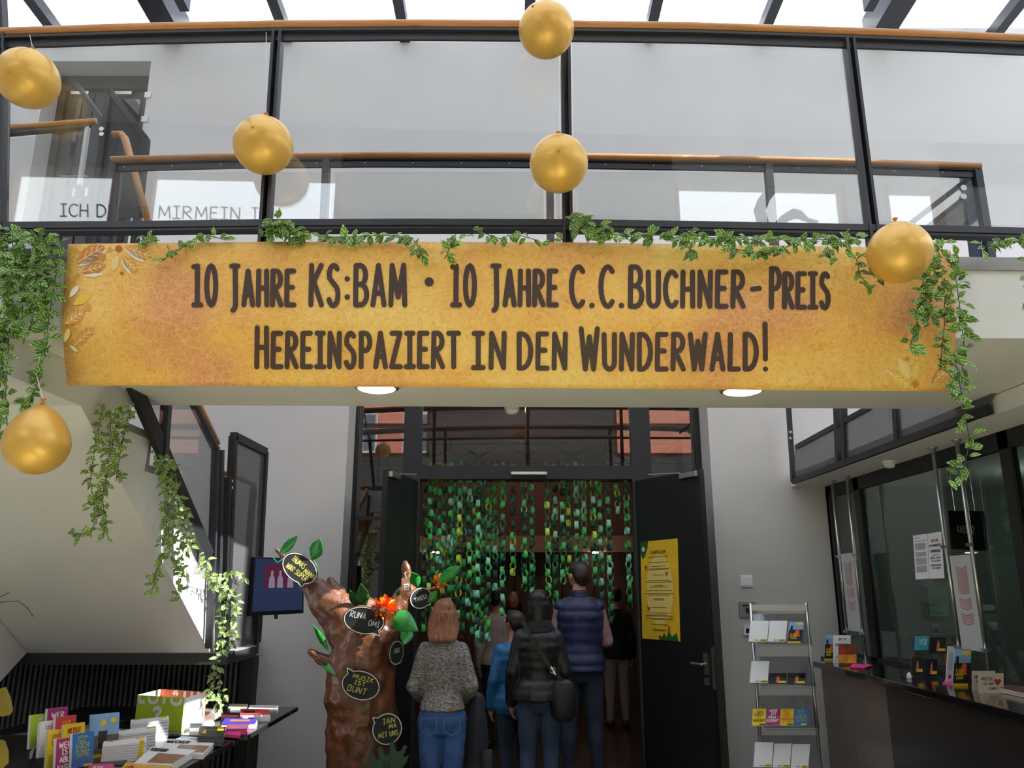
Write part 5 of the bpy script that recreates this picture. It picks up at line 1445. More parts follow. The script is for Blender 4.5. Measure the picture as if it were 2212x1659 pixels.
stand('narrow white programme card beside the flyer holder', upr(2043, 2058, 1474, 1396, 5), lambda c: (c.lines([(.2, .8, .8 - .05*k) for k in range(10)], GREYP, .012), c.rect(.3, .7, .1, .2, 'red_mark', RED)), PAPER, None, 'card')
t, c = stand('upright blue sky flyer in a clear stand before the near seating plan', upr(2058, 2094, 1482, 1402, 5), photo_fn, SKYP, 'photo flyers with yellow tabs', 'flyer', .012)
flat('pink flyer lying under the narrow programme card', [(2036, 1476), (2056, 1481), (2060, 1473), (2040, 1470)], .006, PINK, 'flyer')
def musik(c):
    c.text([('MUSIK', .1, .56, .62, .17), ('DIE VON', .18, .58, .40, .12), ('KOMMT', .4, .78, .16, .12)], INK, .002, .13)
    hp = [(.62 + .0, .58)]
    pts = []
    for j in range(24):
        a = 2*PI*j/24; x = 16*sin(a)**3; y = 13*cos(a) - 5*cos(2*a) - 2*cos(3*a) - cos(4*a)
        pts.append((.76 + x*.0085, .55 + y*.0125))
    c.blob(pts, 'red_heart', RED)
stand('beige postcard reading Musik die von Herzen kommt, half hidden at the back', upr(2100, 2150, 1491, 1449, 0), lambda c: c.text([('MUSIK', .08, .6, .6, .17), ('DIE', .18, .4, .38, .12)], INK, .002, .13), BEIGE, 'beige postcards', 'postcard', .003)
stand('beige postcard with a red heart at the front of the counter', upr(2114, 2168, 1497, 1454, 0), musik, BEIGE, 'beige postcards', 'postcard', .003)
flat('pile of brown and cream cards at the right end of the counter', [(2160, 1485), (2230, 1500), (2236, 1486), (2176, 1478)], .03, mat('brown_card', (96, 70, 56), .7), 'card', page=BEIGE)

# ================================================================== BROCHURE TABLES, left
ZT = .80
YS = 5.22
tb = thing('table', 'dark near table of leaflets at the left with thin black top', 'table', (-2.4, 4.6, 0), group=None)
xe0 = atZ(402, 1656, ZT).x
DT = mat('dark_table_top', (40, 36, 38), .3, var=.1, coat=.2)
MB().box(-3.25, -1.665, 3.95, YS, ZT-.028, ZT).build('table_top', DT, tb, bevel=.003)
for x in (-3.1, -1.85):
    for y in (4.1, 5.05): MB().box(x-.025, x+.025, y-.025, y+.025, 0, ZT-.028).build('leg', BLACK, tb)
tb2 = thing('table', 'dark far table of leaflets standing behind the green box', 'table', (-2.4, 5.8, 0))
MB().box(-3.25, -1.62, YS+.01, 6.42, ZT-.018, ZT+.012).build('table_top', DT, tb2, bevel=.003)
for x in (-3.1, -1.9):
    for y in (5.35, 6.3): MB().box(x-.025, x+.025, y-.025, y+.025, 0, ZT-.018).build('leg', BLACK, tb2)
def tz(px, py, dz=0.0): return atZ(px, py, ZT + dz)
# the green box
bx_ = thing('cardboard_box', 'lime green open box with white letters and a question mark', 'box', tz(340, 1585))
zz_ = .0
q0, q1 = atZ(289, 1577, ZT), atZ(393, 1586, ZT)
f0, f1 = q0, q1
dv = (atZ(424, 1574, ZT) - f1); dv.normalize(); dv *= .30
hgt = at(393, 1508, f1.y).z - ZT
LW = mat('white_board', (236, 236, 234), .7)
ff = Card([f0, f1, f1+UP*hgt, f0+UP*hgt], .006, 'front_panel', LIME, bx_)
MB().prism([f1, f1+dv, f1+dv+UP*hgt, f1+UP*hgt], (-.006, -.001, 0)).build('side_panel', LW, bx_)
MB().prism([f0, f0+dv, f0+dv+UP*hgt, f0+UP*hgt], (.006, .001, 0)).build('side_panel', LW, bx_)
bk = Card([f0+dv, f1+dv, f1+dv+UP*hgt, f0+dv+UP*hgt], .006, 'back_panel', mat('orange_board', (222, 104, 60), .7), bx_)
for cd, clip in ((ff, True),):
    m = MB()
    for ch, u0, u1 in (('L', .03, .17), ('O', .25, .43), ('T', .53, .62), ('S', .72, .93)):
        if ch == 'T': st_ = [[(.575*cd.W, .80*cd.H), (.575*cd.W, .98*cd.H)]]
        elif ch == 'S': st_ = [[(p[0]*cd.W, p[1]*cd.H) for p in [(.72, .98)] + arc(.82, .92, .10, .11, 180, 360, 10) + [(.92, .98)]]]
        elif ch == 'O': st_ = [[(p[0]*cd.W, p[1]*cd.H) for p in [(.25, .98)] + arc(.34, .92, .09, .11, 180, 360, 10) + [(.43, .98)]]]
        else: st_ = [[(.05*cd.W, .98*cd.H), (.05*cd.W, .81*cd.H), (.17*cd.W, .81*cd.H)]]
        strokes(m, st_, .022, lambda x, y: cd.p(x/cd.W, y/cd.H), caps=False)
    strokes(m, word('?', .38*cd.W, .53*cd.W, .3*cd.H, .38*cd.H), .024, lambda x, y: cd.p(x/cd.W, y/cd.H))
    m.build('lettering', LW, ff.o, fix=False)
m = MB()
for pl in ([(.30, .86), (.34, .97), (.40, .86)], [(.55, .80), (.55, .99)], [(.70, .80), (.70, .99)], [(.84, .80), (.84, .99)]):
    strokes(m, [[(x*bk.W, y*bk.H) for x, y in pl]], .024, lambda x, y: bk.p(x/bk.W, y/bk.H), caps=False)
m.build('lettering', LW, bk.o, fix=False)
# stacked white booklets
def wfn(c): c.rect(.82, .98, .72, 1.0, 'yellow_tab', YEL); c.lines([(.08, .2, .25)], GREYP, .05)
GWT = 'white booklet stacks on the near table'
for poly, h, lb in (([(252, 1601), (325, 1602), (351, 1569), (282, 1564)], .10, 'farthest stack of white booklets next to the green box'), ([(228, 1617), (306, 1619), (330, 1588), (258, 1580)], .095, 'middle stack of white booklets on the near table'), ([(228, 1606), (284, 1612), (308, 1590), (250, 1586)], .085, 'nearest stack of white booklets with yellow spine strips')):
    pass
def wstack(label, px, py, w_, d_, h, yaw, spine):
    c = tz(px, py); t = thing('booklet_stack', label, 'booklets', c, (0, 0, yaw), group=GWT)
    k = 7
    for i in range(k):
        j = R.uniform(-.004, .004)
        m = MB(); z0 = i*h/k
        for s_ in range(4):                 # the covers curl up a little along the fold
            u0, u1 = -w_/2 + w_*s_/4, -w_/2 + w_*(s_+1)/4
            l0, l1 = .012*(i/k)*(s_/4)**2, .012*(i/k)*((s_+1)/4)**2
            m.hexa([V((u0+j, -d_/2, z0+l0)), V((u1+j, -d_/2, z0+l1)), V((u1+j, d_/2, z0+l1)), V((u0+j, d_/2, z0+l0)), V((u0+j, -d_/2, z0+h/k*.92+l0)), V((u1+j, -d_/2, z0+h/k*.92+l1)), V((u1+j, d_/2, z0+h/k*.92+l1)), V((u0+j, d_/2, z0+h/k*.92+l0))])
        m.v = [WM[t] @ v for v in m.v]
        m.build('booklet', PAPER, t)
    m = MB(); m.box(w_/2-.034, w_/2-.012, -d_/2-.0015, -d_/2+.03, .002, h+.012); m.v = [WM[t] @ v for v in m.v]
    if spine: m.build('yellow_strip', YEL, t)
    m = MB(); m.box(w_/2-.05, w_/2-.006, d_/2-.06, d_/2-.01, h+.006, h+.0085); m.v = [WM[t] @ v for v in m.v]; m.build('yellow_tab', YEL, t)
    m = MB(); m.box(-w_/2+.02, -w_/2+.05, d_/2-.03, d_/2-.022, h-.0005, h+.0012); m.v = [WM[t] @ v for v in m.v]; m.build('print_line', GREYP, t)
wstack('farthest stack of white booklets next to the green box', 320, 1598, .21, .15, .11, .42, False)
wstack('middle stack of white booklets on the near table', 290, 1620, .21, .15, .10, .42, False)
wstack('nearest stack of white booklets with a yellow spine strip', 266, 1640, .21, .15, .085, .42, True)
# leaflets in the stepped acrylic holder
hd = thing('acrylic_holder', 'stepped clear holder full of coloured leaflets on the near table', 'holder', tz(150, 1656))
YAW = math.radians(53); fu = V((cos(YAW), sin(YAW), 0)); fn_ = V((sin(YAW), -cos(YAW), 0))
LWID, LHGT = .105, .205
leafs = [(86, 1614, 1543, LIME, [('WER', .35, .75, .8, .1), ('IST', .4, .7, .62, .1)], PAPER, 'green leaflets at the back left of the stepped holder'),
         (122, 1600, 1530, MAG, [('WER', .2, .8, .7, .16)], PAPER, 'magenta leaflets at the back right of the stepped holder'),
         (106, 1634, 1558, PAPER, [('LUST', .3, .7, .78, .1)], PINK, 'white leaflets with pink letters in the stepped holder'),
         (140, 1618, 1548, REDP, [('IST', .3, .7, .72, .12), ('DU', .3, .7, .5, .12)], YEL, 'red leaflets in the right column of the stepped holder'),
         (124, 1655, 1577, YEL, [('UNSER', .2, .8, .78, .1), ('LUST', .2, .8, .6, .12)], ORP, 'yellow leaflets in the left column of the stepped holder'),
         (158, 1638, 1564, YEL, [('WEISST', .2, .8, .74, .14), ('DU', .3, .7, .55, .14)], RED, 'yellow leaflets with red letters in the right column'),
         (143, 1672, 1595, MAG, [('WER', .12, .66, .74, .15), ('IST', .25, .66, .55, .15), ('ABUL-', .18, .86, .34, .15), ('KASEM?', .1, .95, .1, .17)], PAPER, 'magenta leaflets at the front left of the stepped holder'),
         (178, 1656, 1584, BLUE, [('WENN', .25, .7, .84, .08), ('DAS', .25, .6, .72, .08), ('LOCH', .2, .75, .55, .15), ('IM NEUEN', .15, .8, .42, .08), ('GARTEN', .2, .75, .3, .09)], mat('yellow_green_print', (170, 180, 60)), 'blue leaflets at the front right of the stepped holder')]
for i, (px, pb, pt, mt_, rows, lm, lb) in enumerate(leafs):
    Yl = 4.52 - .10 * (i // 2) + (.03 if i % 2 else 0)
    c0 = at(px, pb, Yl); tp = at(px, pt, Yl); hh = tp.z - c0.z
    t = thing('leaflet', lb, 'leaflets', c0, group='leaflets in the stepped holder')
    a = c0 - fu*LWID/2; b = c0 + fu*LWID/2; lean = -fn_*.03
    c = Card([a, b, b+UP*hh+lean, a+UP*hh+lean], .002, 'cover', mt_, t)
    for k in range(5):
        MB().prism([p - c.n*(.0025 + k*.0052) + UP*R.uniform(-.003, .002) for p in c.q], -c.n*.0044).build('page_block', PAPER if mt_ is not YEL else mat('cream_paper', (226, 212, 160), .7), t)
    c.text(rows, lm, .002, .2)
    if i >= 6: c.rect(.55, .95, .0, .07, 'yellow_tab', YEL)
    pk_ = c.q
    MB().prism([p + c.n*.006 for p in (a, b, b+UP*hh*.35, a+UP*hh*.35)], c.n*.002).build('pocket', CLEAR, hd)
b0 = tz(130, 1690)
pA = at(84, 1600, 4.5)
MB().prism([V((pA.x, 4.5, ZT+.007)), V((pA.x, 4.5, pA.z+.02)), V((pA.x+.1, 4.25, ZT+.1)), V((pA.x+.1, 4.25, ZT+.007))], (.003, 0, 0)).build('side_plate', CLEAR, hd)
MB().box(b0.x-.16, b0.x+.2, b0.y-.05, b0.y+.3, ZT+.001, ZT+.006).build('base_plate', CLEAR, hd)
# tall photo flyer
c0 = tz(210, 1640); Yl = c0.y
t = thing('flyer', 'tall blue sky photo flyers in a clear pocket beside the white booklets', 'flyers', c0, group='photo flyers with yellow tabs')
fu2 = V((cos(.75), sin(.75), 0)); a = at(190, 1640, Yl); b = a + fu2*.15; hh = at(190, 1546, Yl).z - a.z; ln = V((-.03, .03, 0))
c = Card([a, b, b+UP*hh+ln, a+UP*hh+ln], .02, 'cover', SKYP, t)
c.rect(0, 1, .08, .5, 'lower_photo', mat('street_photo', (110, 96, 80), .5, var=.4, vs=30)); c.rect(.05, .98, .0, .08, 'yellow_strip', YEL); c.rect(.3, .6, .2, .6, 'dark_figure', DARKP, .002)
c.blob([(.8+.1*cos(2*PI*j/10), .82+.07*sin(2*PI*j/10)) for j in range(10)], 'sunflower_print', YEL, .002); c.blob([(.45+.1*cos(2*PI*j/10), .78+.07*sin(2*PI*j/10)) for j in range(10)], 'sunflower_print', YEL, .002)
# flat piles
def face_fn(c): c.rect(.3, .98, .05, .62, 'face_photo', mat('face_photo', (150, 104, 78), .5, var=.35, vs=18)); c.text([('TIEFER', .04, .42, .72, .16)], INK, .002, .16)
def title_fn(c): c.rect(.35, .98, .05, .55, 'photo', mat('warm_photo', (156, 118, 92), .5, var=.4, vs=16)); c.text([('WECKER', .05, .5, .66, .18)], INK, .002, .16)
GJ = 'magazines lying on the tables'
flat('dark grey leaflet lying behind the green flyers at the front', [(206, 1647), (262, 1652), (282, 1636), (238, 1630)], .008, mat('slate_print', (66, 66, 72), .5), 'leaflet', ZT, fn=lambda c: c.text([('CLUB', .4, .8, .5, .2)], PAPER, .002, .12))
flat('pink leaflet at the bottom edge of the picture', [(180, 1676), (236, 1680), (246, 1650), (196, 1649)], .012, PINK, 'leaflet', ZT, page=PINK, fn=lambda c: c.text([('JETZT', .2, .6, .6, .16)], PAPER, .002, .16))
def golden_fn(c):
    c.blob([(.8, .1), (.98, .1), (.98, .7), (.88, .5), (.82, .6)], 'green_leaf_print', GRN); c.blob([(.05, .6), (.25, .55), (.2, .75)], 'red_print', RED); c.lines([(.25, .7, .3), (.25, .7, .42), (.3, .66, .54)], mat('gold_line', (196, 150, 60), .6), .05)
flat('golden programme flyers with green leaves at the table front', [(250, 1676), (372, 1682), (372, 1648), (272, 1646)], .03, mat('golden_print', (222, 170, 64), .5, var=.12), 'flyer', ZT, fn=golden_fn, page=YEL)
flat('newspaper magazine with a face photo nearest the table edge', [(290, 1648), (372, 1652), (424, 1620), (330, 1612)], .035, PAPER, 'magazine', ZT, GJ, face_fn, PAPER)
flat('newspaper magazine with a face photo behind the nearest one', [(340, 1622), (440, 1628), (468, 1599), (362, 1596)], .03, PAPER, 'magazine', ZT, GJ, title_fn, PAPER)
flat('white folded paper lying before the dark flyers', [(374, 1600), (468, 1604), (472, 1594), (392, 1590)], .012, PAPER, 'magazine', ZT, GJ, lambda c: c.lines([(.1, .8, .5)], BLUE, .1), PAPER)
Z2 = ZT + .012
flat('stack of dark brown flyers with yellow spots beside the green box', [(428, 1590), (482, 1592), (488, 1570), (432, 1568)], .05, DARKP, 'flyer', Z2, None, lambda c: (c.rect(.7, .95, .55, .9, 'yellow_tab', YEL), c.blob([(.1, .3), (.3, .2), (.25, .6)], 'flame_print', YEL)), mat('grey_flyer_edge', (86, 84, 88), .6))
flat('bright pink flyers at the right of the far table', [(484, 1586), (518, 1588), (522, 1574), (486, 1573)], .02, PINK, 'flyer', Z2, None, None, PINK)
flat('pink edged flyers under the violet brochure', [(490, 1577), (534, 1576), (538, 1564), (494, 1563)], .03, mat('mauve_print', (120, 60, 90), .5, var=.3, vs=14), 'flyer', Z2, None, None, PINK)
flat('violet brochure stack with an orange title', [(478, 1564), (552, 1562), (556, 1553), (486, 1551)], .035, VIOL, 'brochure', Z2, None, lambda c: c.rect(.2, .8, .4, .75, 'title_print', ORP), PAPER)
flat('dark red brochure stack behind the violet one', [(476, 1548), (548, 1550), (552, 1541), (484, 1538)], .03, mat('maroon_print', (84, 34, 40), .5), 'brochure', Z2, None, None, mat('maroon_print', (84, 34, 40)))
flat('red and white brochure stack near the far table corner', [(520, 1545), (584, 1543), (580, 1532), (520, 1531)], .045, REDP, 'brochure', Z2, None, lambda c: c.rect(.1, .5, .3, .7, 'black_print', INK), PAPER)
flat('white magazine at the far right corner of the far table', [(536, 1532), (600, 1532), (602, 1524), (540, 1523)], .015, PAPER, 'magazine', Z2, GJ, lambda c: c.lines([(.1, .9, .5)], ORP, .12), PAPER)
flat('pale magazine lying beside the far right corner one', [(492, 1530), (532, 1529), (536, 1521), (496, 1520)], .018, mat('pale_green_paper', (196, 202, 180), .7), 'magazine', Z2, GJ, lambda c: c.rect(.5, .8, .3, .7, 'yellow_tab', YEL), PAPER)
flat('dark cover magazine pile left of the vine tip', [(424, 1540), (490, 1538), (492, 1522), (430, 1520)], .03, mat('green_black_print', (52, 60, 58), .4), 'magazine', Z2, GJ, None, GREYP)
def roll(label, px, py, w_, r_, mt, z=Z2):
    c = tz(px, py, .012); t = thing('folded_paper', label, 'paper', c)
    m = MB(); pts = []
    for j in range(9):
        a = PI/2 - PI*j/8; pts.append((w_/2 + r_*cos(a), r_ + r_*sin(a)))
    prof = [(-w_/2, 2*r_)] + pts + [(-w_/2, 0)]
    m.prism([V((c.x + x, c.y - .07, z + zz)) for x, zz in prof], (0, .15, 0)); m.build('folded_sheets', mt, t)
    MB().box(c.x-w_/2, c.x+w_/2, c.y-.075, c.y+.08, z+2*r_, z+2*r_+.004).build('top_sheet', GREYP, t)
roll('thick folded grey papers with rounded back beside the green box', 440, 1556, .14, .032, mat('aged_paper', (200, 190, 172), .7))
roll('white folded papers with rounded back at the green box', 432, 1576, .08, .022, PAPER)
# houseplant just outside the left edge, a few yellowed leaves and a dry twig reach in
pl = thing('houseplant', 'yellowing houseplant leaves and dry twig at the left edge', 'plant', (-2.75, 3.74, 0))
YP = 3.74
PLM = mat('yellowed_leaf', (132, 118, 36), .5, var=.25, vs=9)
MB().tube([(-2.75, YP, 0.3), at(-40, 1640, YP), at(-30, 1400, YP), at(-30, 1320, YP)], .008, 8).build('stem', mat('dry_stem', (86, 70, 50), .7), pl)
MB().lathe((-2.75, YP, 0), [(.02, .0), (.12, .0), (.16, .3), (.15, .3), (.11, .26), (.01, .26)], 20).build('pot', mat('clay_pot', (120, 72, 52), .8), pl)
def pleaf(pts):
    q = [at(x, y, YP-.02) for x, y in pts]; MB().prism(q, (0, .004, 0)).build('leaf', PLM, pl)
pleaf([(-30, 1496), (-8, 1490), (12, 1484), (22, 1505), (28, 1535), (22, 1544), (6, 1548), (-25, 1540)])
pleaf([(-30, 1606), (-10, 1596), (10, 1600), (18, 1622), (18, 1648), (4, 1662), (-25, 1660)])
MB().tube([at(-30, 1305, YP), at(10, 1300, YP), at(38, 1298, YP), at(58, 1312, YP), at(72, 1332, YP)], .0022, 6).build('twig', mat('dry_stem', (86, 70, 50)), pl)
MB().tube([at(-30, 1300, YP), at(0, 1290, YP), at(20, 1280, YP)], .0022, 6).build('twig', mat('dry_stem', (86, 70, 50)), pl)
# ================================================================== PEOPLE, seen from behind
SKIN = mat('skin', (206, 150, 124), .5, var=.06, vs=20)
SKIND = mat('skin_warm', (186, 124, 96), .5, var=.06, vs=20)
def knit_mat(name, c1, c2):
    m = mat(name, c1, .9)
    n = m.node_tree.nodes; l = m.node_tree.links; b = n['Principled BSDF']
    tc = n.new('ShaderNodeTexCoord'); mp = n.new('ShaderNodeMapping'); mp.inputs['Scale'].default_value = (50, 50, 170)
    no = n.new('ShaderNodeTexNoise'); no.inputs['Scale'].default_value = 1.0; no.inputs['Detail'].default_value = 5
    r = n.new('ShaderNodeValToRGB'); r.color_ramp.elements[0].position = .38; r.color_ramp.elements[1].position = .62
    r.color_ramp.elements[0].color = (*lin(c1), 1); r.color_ramp.elements[1].color = (*lin(c2), 1)
    bu = n.new('ShaderNodeBump'); bu.inputs['Strength'].default_value = .6; bu.inputs['Distance'].default_value = .006
    l.new(tc.outputs['Object'], mp.inputs[0]); l.new(mp.outputs[0], no.inputs['Vector']); l.new(no.outputs['Fac'], r.inputs['Fac']); l.new(r.outputs['Color'], b.inputs['Base Color'])
    l.new(no.outputs['Fac'], bu.inputs['Height']); l.new(bu.outputs['Normal'], b.inputs['Normal'])
    return m
def E(z, rx, ry, y=0.0, x=0.0, n=20):
    return [V((x + rx*cos(2*PI*j/n), y + ry*sin(2*PI*j/n), z)) for j in range(n)]
TOR = [(.79, .12, .095, 0), (.88, .165, .118, -.012), (.96, .16, .115, -.008), (1.08, .132, .096, .004), (1.2, .148, .106, 0), (1.32, .160, .112, -.004), (1.39, .150, .098, -.004), (1.44, .112, .078, -.004), (1.485, .066, .060, 0), (1.57, .054, .056, .008)]
def torso(m, lo, hi, g, broad=1.0, flare=0.0, ridge=None):
    rows = []
    zs_ = [z for z, *_ in TOR]
    k = 26
    for i in range(k+1):
        z = lo + (hi-lo)*i/k
        rx = interp([(a, b) for a, b, c, d in TOR], z); ry = interp([(a, c) for a, b, c, d in TOR], z); yo = interp([(a, d) for a, b, c, d in TOR], z)
        e = g + flare * max(0, (1.08 - z))
        if ridge: e += ridge[1] * abs(math.sin(PI * z / ridge[0])) ** .5
        rows.append(E(z, (rx*broad) + e, ry + e, yo))
    m.loft(rows)
def hand(m, w_, d, pal, side):
    # palm, four unequal bent fingers and a thumb from the side of the palm
    d = V(d).normalized(); pal = (V(pal) - d*V(pal).dot(d)).normalized(); s_ = d.cross(pal)*side
    w_ = V(w_)
    m.tube([w_ - d*.01, w_ + d*.03, w_ + d*.085], [.026, .036, .034], 10, flat=.5)
    m.ball(w_ + d*.05, .03, .03, .034, 10, 8)
    for k, (off, L) in enumerate(((-.027, .062), (-.009, .074), (.009, .07), (.026, .056))):
        b = w_ + d*.083 + s_*off
        q = [b, b + d*L*.45 + pal*.006, b + d*L*.75 + pal*.022, b + d*L*.85 + pal*.04]
        m.limb(q, [.0095, .009, .0082, .007], 8)
    b = w_ + d*.03 - s_*.03
    m.limb([b, b - s_*.022 + d*.025 + pal*.008, b - s_*.026 + d*.055 + pal*.018], [.012, .0105, .0085], 8)
def person(label, pos, H, yaw, top, legs_m, shoes_m, hair, arms, headturn=0.0, skin=SKIN, broad=1.0, top_lo=.90, sleeve_to=1.0, top_g=.022, ridge=None, flare=0.0, fold=.006, vest=None, collar=None, stance=.10, headtilt=0.0, vox=.012, hs=1.06, hz=.9):
    t = thing('person', label, 'person', (pos[0], pos[1], 0), (0, 0, yaw))
    k = H / 1.775
    W_ = WM[t] @ M.Scale(k, 4)
    inv = WM[t].inverted()
    def fin(m, name, mt, vx, fold_=0.0, it=4, seed=0.0, parent=None):
        m.v = [v * k for v in m.v]
        me = remesh(m, vx, it, fold_, 11.0, seed)
        return place(me, name, mt, parent or t, M.Identity(4), smooth=True)
    def solid(m, name, mt, parent=None, smooth=True, **kw):
        m.v = [WM[t] @ (v * k) for v in m.v]
        return m.build(name, mt, parent or t, smooth=smooth, **kw)
    HR = M.Translation((0, 0, 1.57)) @ M.Diagonal((hs, hs, hs*hz, 1)) @ M.Rotation(headturn, 4, 'Z') @ M.Rotation(headtilt, 4, 'X') @ M.Translation((0, 0, -1.57))
    # ---- body, one continuous surface
    m = MB(); torso(m, .80, 1.57, -.004, broad)
    hm = MB()
    hm.ball((0, .012, 1.672), .074, .094, .106, 20, 14); hm.ball((0, .04, 1.615), .054, .06, .06, 16, 10)
    hm.ball((0, .104, 1.652), .012, .018, .02, 10, 8); hm.tube([(0, .095, 1.685), (0, .112, 1.65)], [.008, .012], 8)
    for s_ in (-1, 1): hm.ball((s_*.077, .0, 1.655), .009, .019, .031, 10, 8)
    hm.ball((0, .092, 1.603), .022, .008, .007, 10, 6)
    m.add([HR @ v for v in hm.v], hm.f)
    LG = [(.90, .088, 0), (.72, .078, 0), (.50, .057, .008), (.36, .054, -.012), (.2, .042, -.008), (.09, .037, -.01)]
    for s_ in (-1, 1):
        m.limb([(s_*(.088 + (stance-.088)*(.9-z)/.8), y, z) for z, r_, y in LG], [r_ for z, r_, y in LG], 12)
        m.limb([(s_*stance, -.03, .045), (s_*(stance+.008), .06, .038), (s_*(stance+.014), .15, .03)], [.038, .038, .03], 10)
    for s_, (el, wr, d, pal) in zip((-1, 1), arms):
        sh = V((s_*.150*broad, -.004, 1.392))
        el, wr = V(el), V(wr)
        m.limb([sh, sh.lerp(el, .5), el], [.052, .046, .039], 12)
        m.limb([el, el.lerp(wr, .4), wr], [.039, .037, .026], 12)
        hand(m, wr, d, pal, -s_)
    fin(m, 'body', skin, .0085, it=2)
    # eyes and mouth
    for s_ in (-1, 1):
        solid(MB().ball(HR @ V((s_*.031, .098, 1.675)), .012, .009, .009, 10, 8), 'eye', mat('eye_white', (226, 222, 216), .2))
    solid(MB().ball(HR @ V((0, .1005, 1.603)), .019, .004, .005, 10, 6), 'mouth', mat('lip', (168, 88, 80), .4))
    # ---- trousers and shoes
    m = MB(); torso(m, .80, 1.02, .008, broad)
    for s_ in (-1, 1):
        m.limb([(s_*(.088 + (stance-.088)*(.9-z)/.8), y, z) for z, r_, y in LG], [r_ + .011 for z, r_, y in LG], 14)
    tr_ = fin(m, 'trousers', legs_m, vox*.85, .004, 3, 3.0)
    for s_ in (-1, 1):
        m = MB(); m.limb([(s_*stance, -.035, .048), (s_*(stance+.008), .06, .045), (s_*(stance+.014), .165, .038)], [.047, .046, .038], 12)
        fin(m, 'shoe', shoes_m, .01, 0, 2)
    # ---- upper garment with sleeves
    def sleeves(m, g, frac):
        for s_, (el, wr, d, pal) in zip((-1, 1), arms):
            sh = V((s_*.148*broad, -.004, 1.39)); el, wr = V(el), V(wr)
            m.limb([sh, sh.lerp(el, .5), el], [.047+g, .044+g, .040+g], 14)
            e2 = el.lerp(wr, frac)
            m.limb([el, el.lerp(e2, .5), e2], [.043+g, .041+g, .034+g], 14)
    m = MB(); torso(m, top_lo, 1.475, top_g if not vest else .01, broad, flare, None if vest else ridge); sleeves(m, .012 if vest else top_g*.6, sleeve_to)
    fin(m, 'shirt' if vest else 'upper_garment', top, vox*.85, fold, 3, H)
    if vest:
        m = MB(); torso(m, top_lo-.02, 1.47, .034, broad, 0, ridge)
        for s_ in (-1, 1): m.ball((s_*.155*broad, -.004, 1.40), .062, .075, .055, 14, 10)
        fin(m, 'vest', vest, vox*.85, .003, 2, 1.0)
        m = MB(); m.loft([E(1.44, .088, .084, -.004), E(1.49, .078, .076, -.004), E(1.53, .076, .075, 0)]); fin(m, 'collar', vest, .012, .002, 2)
    if collar:
        m = MB()
        for z, r_, w_ in ((1.44, .105, .035), (1.475, .095, .034), (1.51, .085, .03)):
            m.tube([(r_*cos(2*PI*j/16), -.01 + r_*.92*sin(2*PI*j/16), z + .012*sin(2*PI*j/16+1)) for j in range(17)], w_, 10)
        fin(m, 'scarf', collar, .012, .008, 2, 5.0)
    # ---- hair
    hmt, style = hair
    m = MB(); m.ball((0, -.012, 1.695), .085, .098, .094, 20, 14)
    m.ball((0, -.045, 1.655), .082, .066, .085, 18, 12)
    if style == 'long':
        m.loft([E(1.74, .06, .05, -.03), E(1.66, .104, .08, -.035), E(1.56, .114, .066, -.05), E(1.50, .115, .052, -.075), E(1.455, .106, .036, -.10), E(1.43, .09, .022, -.11)])
    elif style == 'bob':
        m.loft([E(1.74, .06, .05, -.02), E(1.66, .1, .09, -.02), E(1.57, .108, .088, -.02), E(1.50, .09, .07, -.03)])
    else:
        m.ball((0, -.05, 1.61), .066, .045, .05, 16, 10); m.ball((0, .03, 1.755), .06, .06, .032, 14, 8)
    m.v = [HR @ v for v in m.v]
    fin(m, 'hair', hmt, .009, .006 if style != 'long' else .005, 2, 9.0)
    return t, k, solid, fin
DENIM = mat('blue_denim', (58, 92, 148), .75, var=.25, vs=9, bump=.2, bs=260)
DDEN = mat('dark_denim', (34, 44, 62), .8, var=.2, vs=8)
BLK = mat('black_cloth', (24, 24, 28), .8, var=.15, vs=12)
HAIRB = mat('light_brown_hair', (134, 88, 60), .4, var=.5, vs=70, stretch=(1, 1, .05), bump=.5, bs=160)
HAIRK = mat('black_hair', (20, 17, 17), .4, var=.3, vs=22, stretch=(1, 1, .15))
HAIRD = mat('dark_brown_hair', (40, 28, 24), .5, var=.3, vs=22)
SHOE = mat('dark_shoe', (34, 32, 34), .6)
def armset(elx, ely, elz, wrx, wry, wrz, d, pal):
    return [((-elx, ely, elz), (-wrx, wry, wrz), (-d[0], d[1], d[2]), (-pal[0], pal[1], pal[2])), ((elx, ely, elz), (wrx, wry, wrz), d, pal)]
fwd = armset(.218, -.03, 1.135, .17, .16, 1.03, (-.25, .9, -.2), (-.5, -.2, -.8))
dwn = armset(.215, -.03, 1.12, .225, .05, .87, (0, .15, -1), (-1, .1, 0))
# girl in the grey knit jumper
G_ = at(958, 1420, 5.8)
t, k, solid, fin = person('girl with long light brown hair in a grey melange jumper and blue jeans', (G_.x, 5.8), 1.62, 0.0, knit_mat('grey_melange_knit', (80, 78, 80), (160, 156, 154)), DENIM, SHOE, (HAIRB, 'long'), fwd, broad=.92, top_lo=.965, top_g=.022, flare=.10, fold=.008, stance=.075, hs=1.06, hz=.86, headtilt=-.12)
ST = mat('denim_seam', (92, 124, 170), .7); LTH = mat('tan_leather_patch', (150, 96, 60), .6)
for s_ in (-1, 1):
    m = MB(); c = V((s_*.085, -.142, .875)); w_ = .058
    pts = [(-w_, .05), (w_, .05), (w_, -.035), (0, -.07), (-w_, -.035)]
    strokes(m, [[*pts, pts[0]]], .004, lambda x, y: V((c.x + x, c.y + .0 + abs(x+s_*.02)*.18*0 + (x*s_)*.25 + y*-.02, c.z + y)), caps=False)
    solid(m, 'back_pocket_seam', ST, smooth=False, fix=False)
solid(MB().box(.055, .10, -.148, -.140, .972, .992), 'waistband_patch', LTH, smooth=False)
